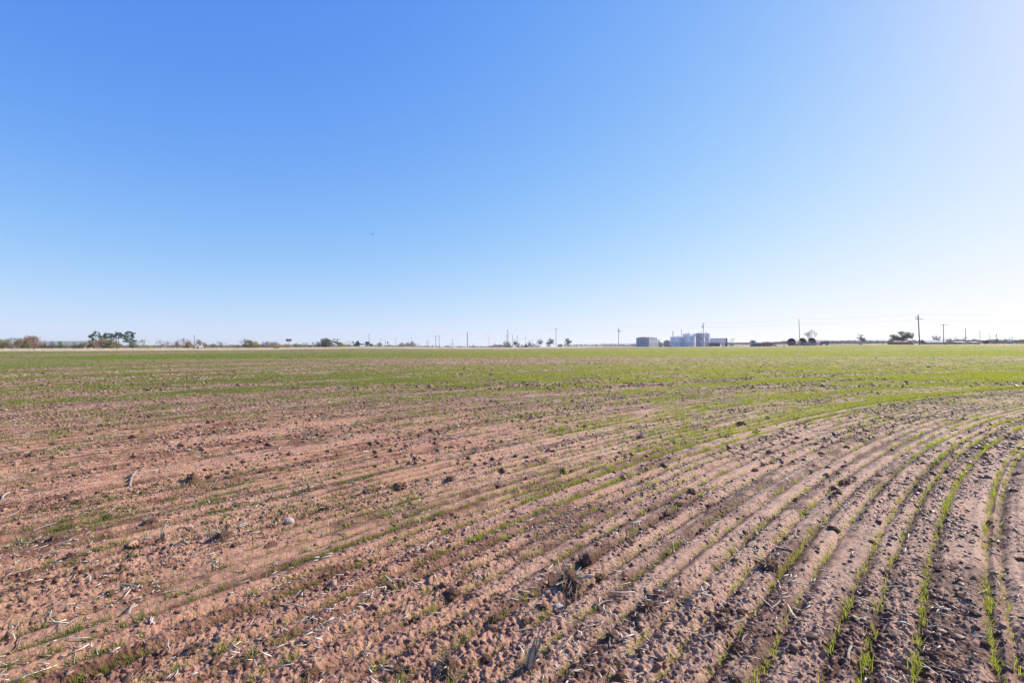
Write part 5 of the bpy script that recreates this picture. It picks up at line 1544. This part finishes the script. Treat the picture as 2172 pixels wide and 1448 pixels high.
dark_open = mat('dark_opening', (.05, .045, .05), .9, .3, 2)
farm_building(1957, 1984, 721.4, 722.8, 300, 'shed with a bright white roof and bluish wall behind the tall leaning pole', bluish_wall, white_roof, 4, [(1966, 1971, 725, dark_open), (1974, 1979, 725.5, dark_open)])
farm_building(1990, 2001.5, 721.8, 723.0, 305, 'narrow white roofed shed behind the T topped pole', bluish_wall, white_roof, 3, [(1993, 1997, 725.5, dark_open)])
farm_building(1962, 2002, 724.6, 726.0, 262, 'long low open shed with a thin pale roof before the white roofed sheds', mat('greyish_wall', (.28, .25, .27), .8, .3, .5), mat('pale_roof_sheet', (.40, .40, .44), .6, .25, .5), 3,
              [(1966, 1972, 727, dark_open), (1975, 1981, 727, dark_open), (1985, 1991, 727, dark_open)])
farm_building(2018, 2042.5, 724.6, 725.6, 258, 'brick house with a white roof and a white door right of the loading ramp', brick_wall, white_roof, 6, [(2029.5, 2031.3, 727, white_paint), (2033.2, 2035, 727.3, white_paint)], nm='brick_house', windows=[(2022, 2024.5, 727, 729)])
farm_building(2054, 2069, 725.0, 725.9, 270, 'low brick building with a pale roof right of the pale round bush', brick_wall, white_roof, 5, [(2058, 2060, 727.4, dark_open)], nm='brick_house')

# loading ramp
D = 238; k = mpp(D); b = base(2010, D); root = empty('loading_ramp', b, R(-6), 'sloping grey loading ramp between T topped pole and brick house', 'ramp')
h = ztop(2004, 725.6, D) - b.z
MB().prism([(-7 * k, h - .25), (-7 * k, h), (-5 * k, h), (8 * k, .12), (8 * k, 0), (7.2 * k, 0), (-5 * k, h - .28)], -.8, .8).build('deck', mat('ramp_grey', (.42, .40, .42), .7, .25, 2), root)
for sx in (-6.5, -3.0, 1.0):
    zz = min(h - .3, (h - .3) * (8 - sx) / 13 - .04); MB().box(sx * k - .08, sx * k + .08, -.7, .7, 0, zz).build('leg', wood_dark, root)
MB().tube((-7 * k, -.8, h + .7), (-5 * k, -.8, h + .7), .04).tube((-5 * k, -.8, h + .7), (7 * k, -.8, .9), .04).build('handrail', steel_grey, root)

D = 262; k = mpp(D); b = base(2091, D); root = empty('stock_trailer', b, R(-12), 'dark closed trailer parked left of a short thin pole', 'trailer')
dk = mat('dark_trailer', (.07, .06, .08), .6, .3, 2)
MB().box(-4 * k, 4 * k, -.9, .9, .5, ztop(2091, 723.3, D) - b.z).build('body', dk, root, bevel=.05)
MB().prism([(-4.1 * k, 0), (4.1 * k, 0), (3.4 * k, .22), (-3.4 * k, .22)], -.95, .95).build('roof', dk, root).location.z = ztop(2091, 723.3, D) - b.z + .003
for sy in (-.85, .85):
    mb = MB().lathe([(0, -.1), (.38, -.1), (.38, .1), (0, .1)], 14); mb.v = [(x, z + sy, y + .38) for x, y, z in mb.v]; mb.build('wheel', tyre_m, root)
MB().box(4 * k + .003, 4 * k + 1.0, -.06, .06, .5, .62).build('drawbar', trim_m, root)

D = 300; k = mpp(D); b = base(2141.5, D); root = empty('teal_tank', b, 0, 'pale teal upright tank on a dark base at far right', 'tank')
z1 = ztop(2141, 722, D) - b.z; zb = ztop(2141, 726, D) - b.z
MB().lathe([(0, zb), (2.6 * k, zb), (2.7 * k, zb + .1), (2.7 * k, z1 - .4), (1.8 * k, z1 - .1), (0, z1)], 20).build('body', mat('teal_paint', (.30, .50, .50), .5, .2, 1), root)
MB().box(-3.4 * k, 3.4 * k, -.9, .9, .0, zb - .003).build('stand', mat('navy_stand', (.05, .07, .13), .6, .3, 2), root)

# ------------------------------------------------------------------ far houses in the middle and the long building at left
roof_pur = mat('brown_purple_shingle', (.20, .15, .16), .85, .25, 2); wall_pink = mat('pinkish_wall', (.55, .47, .45), .8, .15, 1)
D = 405; k = mpp(D); b = base(1056, D); b.z = ztop(1056, 736.6, D); root = empty('hip_roofed_house', b, R(6), 'brown hip roofed house with a chimney right of the street lamp', 'house')
he = 1.0; hr = ztop(1056, 730.8, D) - b.z
hip(root, 36 * k, 9, he, hr, wall_pink, roof_pur, 13 * k)
ch = MB().box(-7.6 * k, -6.2 * k, -.5, .5, hr * .72, ztop(1049, 728.6, D) - b.z).build('chimney', brick_wall, root)
MB().tube((-6.9 * k, 0, ztop(1049, 728.6, D) - b.z), (-6.9 * k, 0, ztop(1049, 723.4, D) - b.z), .07, .04).build('aerial', steel_grey, root)
MB().add([(2 * k, -5.2, .9), (10 * k, -5.2, .9), (6 * k, -5.2, 2.1), (2 * k, -.5, .92), (10 * k, -.5, .92), (6 * k, -.5, 2.12)], [(0, 1, 2), (3, 5, 4), (0, 2, 5, 3), (1, 4, 5, 2), (0, 3, 4, 1)]).build('porch_roof', roof_pur, root)
MB().box(3 * k, 9 * k, -5.1, -4.503, 0, .88).build('porch', wall_pink, root)
D = 400; k = mpp(D)
b = base(1118.5, D); root = empty('purple_roofed_house', b, R(5), 'small house with a purple grey pointed roof left of the white building', 'house')
b.z = ztop(1118, 736.4, D); root.location = b
he = ztop(1118, 733.4, D) - b.z; hr = ztop(1118, 731.4, D) - b.z
hip(root, 13 * k, 6, he, hr, brick_wall, mat('purple_shingle', (.24, .21, .27), .85, .25, 2), 3 * k)
MB().add([(-5.5 * k, -3.6, he), (-1.5 * k, -3.6, he), (-3.5 * k, -3.6, ztop(1114, 728.2, D) - b.z), (-5.5 * k, 0, he), (-1.5 * k, 0, he), (-3.5 * k, 0, ztop(1114, 728.2, D) - b.z)], [(0, 1, 2), (3, 5, 4), (0, 2, 5, 3), (1, 4, 5, 2), (0, 3, 4, 1)]).build('gable_roof', roof_pur, root)
MB().box(1.5 * k, 4 * k, -3.03, -3.003, 0, he * .7).build('door', white_paint, root)
b = base(1131.4, 385); b.z = ztop(1131, 736.4, 385); k = mpp(385); root = empty('white_building', b, R(-4), 'plain cream white flat roofed building left of the dark spreading tree', 'building')
MB().box(-5.2 * k, 5.2 * k, -2, 2, 0, 4.9 * k).build('wall', mat('cream_wall', (.70, .63, .57), .7, .1, 1), root)
MB().box(-5.4 * k, 5.4 * k, -2.1, 2.1, 4.9 * k + .003, 5.4 * k).build('roof', white_roof, root)
MB().box(-4 * k, -2.8 * k, -2.03, -2.003, 0, 3.4 * k).build('door', trim_m, root)
b = base(1141.4, 388); b.z = ztop(1141, 736.4, 388); k = mpp(388); root = empty('mobile_home', b, R(-10), 'pale grey mobile home between white building and dark spreading tree', 'building')
MB().box(-3.7 * k, 3.7 * k, -1.5, 1.5, .35, 4.0 * k).build('wall', mat('greenish_wall', (.55, .58, .56), .7, .1, 1), root)
MB().prism([(-3.9 * k, 0), (3.9 * k, 0), (3.6 * k, .3), (-3.6 * k, .3)], -1.6, 1.6).build('roof', white_roof, root).location.z = 4.0 * k + .003
MB().box(-3.5 * k, 3.5 * k, -1.4, 1.4, 0, .347).build('skirting', trim_m, root)
MB().box(-1.2 * k, .4 * k, -1.53, -1.503, 1.9 * k, 3.1 * k).build('window', glass_dark, root)
b = base(833.5, 470); b.z = ztop(833, 736.2, 470); k = mpp(470); root = empty('white_building', b, R(0), 'low white roofed building behind the road sign shrub', 'building')
MB().box(-4.5 * k, 4.5 * k, -3, 3, 0, 2.0 * k).build('wall', mat('brownish_wall', (.30, .24, .22), .8, .2, 1), root)  # plain dull brown wall colour
MB().prism([(-5 * k, 0), (5 * k, 0), (3.8 * k, 1.7 * k), (-3.8 * k, 1.7 * k)], -3.2, 3.2).build('roof', white_roof, root).location.z = 2.0 * k + .003

D = 285; k = mpp(D); b = base(130, D); b.z = ztop(130, 739, D); root = empty('long_building', b, R(10), 'long low building with a bluish grey metal roof behind the left brush', 'building')
he = ztop(130, 732.8, D) - b.z; hr = ztop(130, 723.2, D) - b.z
hip(root, 112 * k, 14, he, hr, mat('long_wall', (.30, .22, .18), .8, .2, .6), metal_wall('standing_seam', (.27, .29, .26), 9, .85, .0), .06)
for i in range(7):
    x_ = (-48 + i * 15) * k; MB().box(x_, x_ + 2.2 * k, -7.03, -7.003, .8, he - .4).build('window', glass_dark, root)
MB().box(-52 * k, -49.5 * k, -7.03, -7.003, 0, he - .3).build('door', white_paint, root)

# ------------------------------------------------------------------ cars half hidden in the brush
def far_car(px, D, label, m, L_=4.4, rz=0.0, van=False):
    b = base(px, D); root = empty('parked_car', b, rz, label, 'car')
    if van:
        MB().prism([(-L_ / 2, .35), (L_ / 2, .35), (L_ / 2, 1.0), (L_ / 2 - .5, 1.2), (L_ / 2 - .9, 1.95), (-L_ / 2 + .1, 1.95), (-L_ / 2, 1.8)], -.9, .9).build('body', m, root, bevel=.05)
        MB().box(-L_ * .2, L_ / 2 - 1.0, -.925, -.903, 1.25, 1.75).build('window', glass_dark, root)
    else:
        MB().prism([(-L_ / 2, .35), (L_ / 2, .35), (L_ / 2, .75), (L_ * .25, .95), (L_ * .08, 1.42), (-L_ * .28, 1.42), (-L_ * .42, .98), (-L_ / 2, .9)], -.85, .85).build('body', m, root, bevel=.05)
        MB().prism([(L_ * .2, 1.0), (L_ * .07, 1.34), (-L_ * .26, 1.34), (-L_ * .36, 1.0)], -.872, -.853).build('window', glass_dark, root)
    for sx in (-L_ * .3, L_ * .3):
        for sy in (-.78, .78):
            mb = MB().lathe([(0, -.1), (.32, -.1), (.34, 0), (.32, .1), (0, .1)], 14); mb.v = [(x + sx, z + sy, y + .34) for x, y, z in mb.v]; mb.build('wheel', tyre_m, root)


far_car(415.6, 262, 'small white car right of the black slim pole in the brush', white_paint, 2.9, R(60))
far_car(424, 260, 'white van parked before the pale tan shrub right of the black pole', white_paint, 3.2, R(40), True)
far_car(711, 296, 'white car parked under the wind bent tree', white_paint, 3.8, R(15))
far_car(767.5, 290, 'white car parked in the shade between the two dark oaks', white_paint, 3.4, R(50))
far_car(1078.4, 390, 'dark parked car at the right end of the hip roofed house', dk, 4.2, R(-10))

# ------------------------------------------------------------------ the bird
bp_ = W(790.5, 497.5, 60)
root = empty('bird', bp_, R(20), 'small dark bird gliding alone in the blue sky', 'bird')
mb = MB()
mb.lathe([(0, -.15), (.018, -.12), (.034, -.05), (.036, .02), (.022, .08), (.026, .11), (.018, .14), (.004, .165), (0, .17)], 10)
mb.v = [(x, z, y) for x, y, z in mb.v]
for sg in (-1, 1):
    P0 = [(.02, .05, .01), (.10, .075, .05), (.16, .06, .10), (.24, .0, .145), (.17, -.025, .095), (.10, -.045, .045), (.02, -.06, .0)]
    n = len(P0)
    mb.add([(sg * x, y, z + .006) for x, y, z in P0] + [(sg * x, y, z - .006) for x, y, z in P0], [tuple(range(n)), tuple(range(n, 2 * n))[::-1]] + [(i, (i + 1) % n, n + (i + 1) % n, n + i) for i in range(n)])
mb.add([(-.02, -.12, .004), (.02, -.12, .004), (.05, -.24, .004), (-.05, -.24, .004), (-.02, -.12, -.004), (.02, -.12, -.004), (.05, -.24, -.004), (-.05, -.24, -.004)], [(0, 1, 2, 3), (7, 6, 5, 4), (0, 4, 5, 1), (1, 5, 6, 2), (2, 6, 7, 3), (3, 7, 4, 0)])
mb.v = [(x * 1.2, y * 1.2, z * 1.35) for x, y, z in mb.v]
mb.build('body', mat('dark_plumage', (.05, .045, .05), .7, .3, 20), root)
# ================================================================== single things lying on the near soil
def on_ground(px, py):
    d = W(px, py, 1.0) - Vector((0, 0, CAM_H))
    t = -CAM_H / d.z
    for _ in range(6):
        z = float(ground_z(np.array([d.x * t]), np.array([d.y * t]))[0])
        t = (z - CAM_H) / d.z
    return Vector((d.x * t, d.y * t, z))


def gzp(x, y):
    return float(ground_z(np.array([x]), np.array([y]))[0])


clod_big = mat('clod_earth', (.30, .165, .108), .95, .5, 26, bump=.9, spec=.08)  # clod colour likewise darkened to deepen the shadow contrast
stone_m = mat('pale_stone', (.52, .42, .36), .9, .25, 30, bump=.4)


def clod_mesh(seed, rough=.34, sub=3):
    bm = bmesh.new(); bmesh.ops.create_icosphere(bm, subdivisions=sub, radius=1)
    off = Vector((seed * 7.3, seed * 3.1, seed * 5.7))
    for v in bm.verts:
        p = v.co.normalized()
        n = mnoise.noise(p * 1.3 + off) * 1.1 + mnoise.noise(p * 3.1 + off) * .62 + abs(mnoise.noise(p * 6.5 + off)) * .5 + mnoise.noise(p * 14 + off) * .22
        v.co = p * (1 + rough * n)
        if v.co.z < -.35: v.co.z = -.35 + (v.co.z + .35) * .3
    me = bpy.data.meshes.new('soil_clod'); bm.to_mesh(me); bm.free()
    return me


CLODS = [clod_mesh(i + 1, .42) for i in range(10)]
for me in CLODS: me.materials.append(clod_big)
GC = 'loose dark clods of soil'
CL_SHARED = 'loose lumpy brown clod of soil, fist sized or smaller, on the ploughed rows'


def clod(px, py, wpx, label=None, tall=.75):
    b = on_ground(px, py); r = wpx * mpp(b.y) / 2
    o_ = bpy.data.objects.new('soil_clod', random.choice(CLODS)); COL.objects.link(o_)
    r *= .9; o_.location = (b.x, b.y, b.z - r * .05); o_.rotation_euler = (random.gauss(0, .15), random.gauss(0, .15), random.uniform(0, 6.28))
    o_.scale = (r * random.uniform(.9, 1.1), r * random.uniform(.75, 1.0), r * tall * random.uniform(.85, 1.15))
    tag(o_, label or CL_SHARED, 'clod', GC)
    return o_


for a in [(410, 1017, 24, 'conical reddish clod mound rising alone beside a green tuft in the left half', 1.3), (847, 1033, 32, 'broad dark brown clod, left one of a touching pair near the centre'), (884, 1027, 27, 'dark brown clod, right one of a touching pair near the centre', .95),
          (1247, 1188, 33, 'large lumpy clod above the dark ball of roots in the lower middle'), (957, 1258, 44, 'widest crumbling clod heap in the lower middle of the field', .55), (1998, 1395, 42, 'wide flat grey clod at the lower right between two wheat rows', .6),
          (1908, 1418, 32, 'rounded dark clod near the bottom edge left of the wide flat grey clod'), (2018, 1205, 30, 'flat dark clod beside the double wheat row', .6), (1561, 1381, 30, 'dark cubic clod left of a bright green wheat tuft near the bottom', .9),
          (1317, 1438, 32, 'dark clod cut by the bottom border of the photo right of the tall split stump'), (1793, 1027, 24, 'upper clod of a trail of three between the right hand wheat rows'), (1776, 1047, 20, 'middle clod of a trail of three between the right hand wheat rows'),
          (1765, 1057, 18, 'lower clod of a trail of three between the right hand wheat rows'), (577, 1156, 32, 'flat dark clod at the left end of a green wheat tuft row', .5)]:
    clod(*a)
for a in [(167, 1063, 18), (283, 927, 15), (70, 1075, 17), (817, 1020, 14), (1014, 1015, 12), (1057, 1033, 20), (1194, 998, 15), (1214, 998, 13), (1164, 957, 16), (1377, 1083, 14), (1417, 1093, 22), (1440, 1070, 20), (1741, 963, 15), (1630, 960, 15),
          (1601, 998, 15), (1658, 980, 10), (2081, 953, 16), (1791, 990, 14), (1505, 1075, 16), (1468, 1043, 20), (1267, 1148, 20), (1271, 1225, 26), (977, 1238, 18), (881, 1311, 18), (1031, 1395, 22), (1051, 1311, 26), (1149, 1285, 22), (1127, 1298, 24), (1114, 1316, 20),
          (1347, 1311, 22), (817, 1206, 17), (1337, 1151, 20), (1321, 1116, 15), (1064, 1410, 22), (824, 1245, 34), (457, 1401, 26), (117, 1141, 22), (1531, 1325, 22), (1538, 1295, 20), (1571, 1298, 20), (2041, 1265, 24), (1635, 1185, 22), (1768, 1121, 22), (1855, 1441, 22),
          (2165, 1188, 22), (2008, 1288, 22), (1548, 1345, 18), (1558, 1191, 20), (583, 1285, 20), (500, 1300, 16), (268, 1300, 14), (235, 1120, 16), (1690, 1060, 14), (1705, 1090, 16), (1490, 1125, 18), (1580, 1130, 14), (1850, 1150, 16), (2100, 1110, 18), (1950, 1040, 14), (2150, 1040, 16)]:
    clod(*a)
for i in range(110):
    y = math.sqrt(random.uniform(2.6 ** 2, 9 ** 2)); x = random.uniform(-1.0, 1.0) * y
    r_, s_ = ring(np.array([x]), np.array([y]))
    if float(roughness(np.array([x]), np.array([y]), r_, s_)[0]) < random.uniform(.25, .75): continue
    o_ = bpy.data.objects.new('soil_clod', random.choice(CLODS)); COL.objects.link(o_); rr_ = random.uniform(.016, .036)
    o_.location = (x, y, gzp(x, y) - rr_ * .05); o_.rotation_euler = (0, 0, random.uniform(0, 6.28)); o_.scale = (rr_, rr_ * random.uniform(.7, 1), rr_ * random.uniform(.55, .95))
    tag(o_, CL_SHARED, 'clod', GC)

ST = [clod_mesh(31, .16), clod_mesh(37, .14), clod_mesh(41, .15)]
for (px, py, w_, lb), me in zip([(1184, 1291, 24, 'pale rounded stone below the dark ball of roots'), (613, 1108, 20, 'pale pinkish stone in the left half above a green tuft row'), (970, 905, 10, 'small white stone in the middle of the field')], ST):
    me.materials.append(stone_m); me.name = 'stone'
    b = on_ground(px, py); r = w_ * mpp(b.y) / 2
    o_ = bpy.data.objects.new('stone', me); COL.objects.link(o_); o_.location = (b.x, b.y, b.z + r * .25); o_.scale = (r, r * .9, r * .75)
    tag(o_, lb, 'stone')

# ------------------------------------------------------------------ stubble: split stalk stumps, root balls and loose stalk pieces
stalk_m = mat('dry_stalk', (.50, .41, .31), .8, .42, 30, bump=.5)
stalk_grey = mat('weathered_stalk', (.42, .35, .29), .85, .5, 40, bump=.6)
root_m = leafmat('dry_roots', (.11, .065, .045), (.36, .24, .16), .1)


def fibres(n, r, h, flat=.6, w_=.0035):
    """thin curved root fibres springing from the centre"""
    az = RNG.uniform(0, 2 * math.pi, n); el = RNG.uniform(-.25, .75, n) * flat
    ln = r * RNG.uniform(.6, 1.25, n); cur = RNG.normal(0, .8, n)
    V = []
    for t in (0, .35, .7, 1.0):
        a = az + cur * t; hor = np.cos(el) * ln * t
        z = h * .35 + np.sin(el) * ln * t * 1.0 - .55 * r * t * t * (el < .6)
        x, y = np.cos(a) * hor, np.sin(a) * hor
        ww = w_ * (1 - .6 * t)
        V.append(np.stack([x - np.sin(a) * ww, y + np.cos(a) * ww, z], -1)); V.append(np.stack([x + np.sin(a) * ww, y - np.cos(a) * ww, z + ww], -1))
    V = np.stack(V, 1).reshape(-1, 3)
    T = np.array([[0, 1, 3, 2], [2, 3, 5, 4], [4, 5, 7, 6]])
    return V, (T[None] + (np.arange(n) * 8)[:, None, None]).reshape(-1, 4)


def splinter(mb, p, d, ln, w_, th):
    """a split, slightly curved slat of stalk"""
    d = Vector(d).normalized(); s = d.cross(Vector((random.gauss(0, 1), random.gauss(0, 1), random.gauss(0, .3)))).normalized(); n_ = d.cross(s)
    vs = []
    bend = random.gauss(0, .06) * ln
    for i, t in enumerate((0, .3, .6, .85, 1)):
        q = Vector(p) + d * ln * t + n_ * bend * t * t
        ww = w_ * (1, .95, .85, .6, .18)[i] * random.uniform(.85, 1.1)
        for a_, b_ in ((-1, -.5), (0, .5), (1, -.5), (0, -1.1)):
            vs.append(q + s * a_ * ww * .5 + n_ * b_ * th)
    fs = [(i * 4 + j, i * 4 + (j + 1) % 4, i * 4 + 4 + (j + 1) % 4, i * 4 + 4 + j) for i in range(4) for j in range(4)] + [(3, 2, 1, 0), (16, 17, 18, 19)]
    mb.add(vs, fs)


def stump(px, py, top_px, top_py, wpx, label, roots=60, nsl=7, group=None):
    b = on_ground(px, py); k = mpp(b.y)
    root = empty('stalk_stump', b, 0, label, 'stump', group)
    tip = W(top_px, top_py, b.y) - b
    rw = wpx * k / 2
    for i in range(nsl):
        f_ = random.uniform(.5, 1.0) if i else 1.0
        mb = MB(); o_ = Vector((random.uniform(-.45, .45) * rw, random.uniform(-.45, .45) * rw, -.02))
        splinter(mb, o_, tip + Vector((random.gauss(0, .09), random.gauss(0, .12), 0)) * tip.length, tip.length * f_ + .02, rw * random.uniform(.5, .8), rw * .2)
        mb.build('stalk', stalk_grey if i % 2 else stalk_m, root)
    V, Q = fibres(roots, rw * 2.4, rw * 1.1, .7, max(.0022, .35 * k)); np_mesh('roots', V, None, root_m, None, Q, parent=root)
    me = random.choice(CLODS); o_ = bpy.data.objects.new('soil_mound', me); COL.objects.link(o_); o_.parent = root; o_.scale = (rw * 1.5, rw * 1.3, rw * .7); o_.location = (0, 0, 0)
    return root


def root_ball(px, py, wpx, label, nf=150, stalks=4, group=None):
    b = on_ground(px, py); k = mpp(b.y); r = wpx * k / 2
    root = empty('root_clump', b, random.uniform(0, 6.28), label, 'stubble', group)
    me = random.choice(CLODS); o_ = bpy.data.objects.new('soil_core', me); COL.objects.link(o_); o_.parent = root; o_.scale = (r * .72, r * .62, r * .5); o_.location = (0, 0, r * .1)
    V, Q = fibres(nf, r * 1.1, r * .9, .9, max(.002, .3 * k)); np_mesh('roots', V, None, root_m, None, Q, parent=root)
    for i in range(stalks):
        mb = MB(); a_ = random.uniform(0, 6.28)
        splinter(mb, (math.cos(a_) * r * .2, math.sin(a_) * r * .2, r * .35), (math.cos(a_), math.sin(a_), random.uniform(.1, .6)), r * random.uniform(.7, 1.3), r * .14, r * .05)
        mb.build('stalk', stalk_m, root)
    return root


stump(1118, 1420, 1146, 1338, 26, 'tall split grey stump of a stalk leaning to the right near the bottom edge', 90, 8)
stump(343, 1147, 350, 1106, 15, 'pale upright split stump of a stalk in the left half', 40, 7)
stump(655, 1040, 658, 1020, 12, 'short dark stump of a stalk with spread roots left of the centre', 50, 5)
stump(1009, 960, 1012, 944, 9, 'grey weathered stump beside a green tuft in the middle distance', 30, 5)
stump(1359, 926, 1362, 908, 9, 'dark stump standing in the green band of wheat right of the centre', 20, 4)
stump(1215, 1245, 1228, 1222, 20, 'stubby frayed stump on top of the dark ball of roots', 50, 5)
root_ball(1210, 1240, 76, 'big dark tangled ball of roots and stalks in the lower middle', 260, 7)
root_ball(1371, 1290, 46, 'tangle of pale stalks half buried right of the pale rounded stone', 120, 8)
root_ball(951, 1420, 64, 'dark fibrous root clump at the bottom edge left of the tall split stump', 220, 4)
root_ball(841, 1428, 46, 'light brown fibrous root clump at the bottom edge, left of the darker one', 160, 3)
root_ball(1631, 1203, 52, 'tangled clump of roots with stacked clods between the wheat rows at right', 150, 4)
root_ball(473, 1141, 48, 'fibrous root clump right of the pale upright stump', 150, 4)
root_ball(320, 1110, 36, 'fibrous root clump just left of the pale upright stump', 110, 3)
root_ball(413, 1380, 46, 'sunlit fibrous root clump near the lower left', 150, 3)
GR = 'small root clumps on the ploughed soil'; LR = 'small tangled clump of dry roots and stubble on the ploughed soil'
for a in [(257, 1208, 30), (233, 1261, 30), (670, 1305, 32), (650, 1428, 34), (1297, 1351, 34), (777, 1043, 24), (954, 1017, 28), (1571, 900, 24), (500, 1073, 26), (1558, 1441, 36), (2040, 1440, 28), (230, 1095, 22), (556, 1000, 16), (492, 1012, 18), (1880, 1215, 22), (2060, 1300, 26),
          (1690, 930, 14), (1240, 905, 14), (690, 1080, 28), (150, 1180, 26), (560, 1360, 26)]:
    root_ball(*a, LR, 70, 4, GR)

# loose pieces of stalk
GS = 'loose pieces of dry stalk'; LS = 'pale piece of dry broken stalk lying loose on the soil'


def stalk_mesh(seed):
    random.seed(seed); mb = MB()
    c = random.uniform(-.08, .08)
    pts = [Vector((t - .5, c * (1 - (2 * t - 1) ** 2), .03 * math.sin(t * 3))) for t in (0, .25, .5, .75, 1)]
    mb.path(pts, .045, .038, 7)
    for i in range(3):
        splinter(mb, (random.choice((-.5, .46)), random.uniform(-.03, .03), 0), (random.choice((-1, 1)), random.gauss(0, .25), random.uniform(0, .3)), random.uniform(.12, .3), .03, .01)
    me = bpy.data.meshes.new('stalk_piece'); me.from_pydata(mb.v, [], mb.f); me.materials.append(stalk_m if seed % 3 else stalk_grey)
    return me


STK = [stalk_mesh(100 + i) for i in range(7)]
random.seed(77)


def stalk(x, y, L_, az, label=None):
    o_ = bpy.data.objects.new('stalk_piece', random.choice(STK)); COL.objects.link(o_)
    z = max(gzp(x, y), gzp(x + .4 * L_ * math.cos(az), y + .4 * L_ * math.sin(az)) * .5 + gzp(x - .4 * L_ * math.cos(az), y - .4 * L_ * math.sin(az)) * .5)
    th = random.uniform(.7, 1.25) * (.13 / max(L_, .05)) ** .5
    o_.location = (x, y, z + .004); o_.rotation_euler = (0, random.gauss(0, .08), az); o_.scale = (L_, L_ * th, L_ * th)
    tag(o_, label or LS, 'stalk', GS)


for (x0, y0, x1, y1, lb) in [(336, 1442, 368, 1418, 'long pale slanting stalk piece at the bottom edge left of the centre'), (1090, 1338, 1127, 1330, 'two toned brown stalk piece lying level left of the tall split stump'),
                             (1452, 1290, 1416, 1298, None), (1062, 1360, 1070, 1332, None), (1550, 1323, 1577, 1325, 'pale level stalk piece between two dark clods at right'), (1448, 1280, 1478, 1270, None), (1268, 1286, 1298, 1274, None), (1636, 1290, 1655, 1272, None),
                             (1873, 1250, 1915, 1246, None), (2068, 1257, 2095, 1258, None), (1815, 1318, 1846, 1313, None), (1718, 1325, 1740, 1350, None), (1800, 1400, 1806, 1380, None), (2005, 1420, 2030, 1440, None), (2075, 1340, 2100, 1352, None), (1967, 1333, 2002, 1332, None),
                             (1910, 1118, 1938, 1130, None), (2000, 1120, 2030, 1122, None), (245, 830 + 245, 222, 1092, None), (280, 1150, 330, 1145, None), (262, 1250, 300, 1245, None), (415, 1225, 448, 1212, None), (640, 1320, 660, 1310, None), (275, 1305, 285, 1285, None),
                             (40, 1085, 10, 1100, None), (5, 1058, 20, 1045, None), (275, 1040, 288, 1010, None), (580, 1035, 577, 1055, None), (120, 1110, 70, 1130, None), (1297, 1345, 1310, 1360, None), (1345, 1440, 1365, 1420, None), (900, 1165, 918, 1150, None), (1060, 1165, 1078, 1164, None), (860, 1310, 870, 1290, None)]:
    p, q = on_ground(x0, y0), on_ground(x1, y1); d = q - p
    stalk((p.x + q.x) / 2, (p.y + q.y) / 2, max(.05, d.length), math.atan2(d.y, d.x), lb)
for i in range(90):
    y = math.sqrt(random.uniform(2.5 ** 2, 7.5 ** 2)); x = random.uniform(-1.0, 1.0) * y
    stalk(x, y, random.uniform(.05, .13), random.uniform(0, 3.14))

# ------------------------------------------------------------------ the air between here and the hills
hz_m = bpy.data.materials.new('air_haze'); nt, N, L = nodes_of(hz_m)
out = N.new('ShaderNodeOutputMaterial'); pv = N.new('ShaderNodeVolumePrincipled')
pv.inputs['Color'].default_value = (.97, 1.0, 1.0, 1); pv.inputs['Density'].default_value = .00012; pv.inputs['Anisotropy'].default_value = .25
L.new(pv.outputs[0], out.inputs['Volume'])
hm = MB().box(-13000, 13000, -70, 7100, -95, 48).build('haze', hz_m)
tag(hm, kind='stuff')
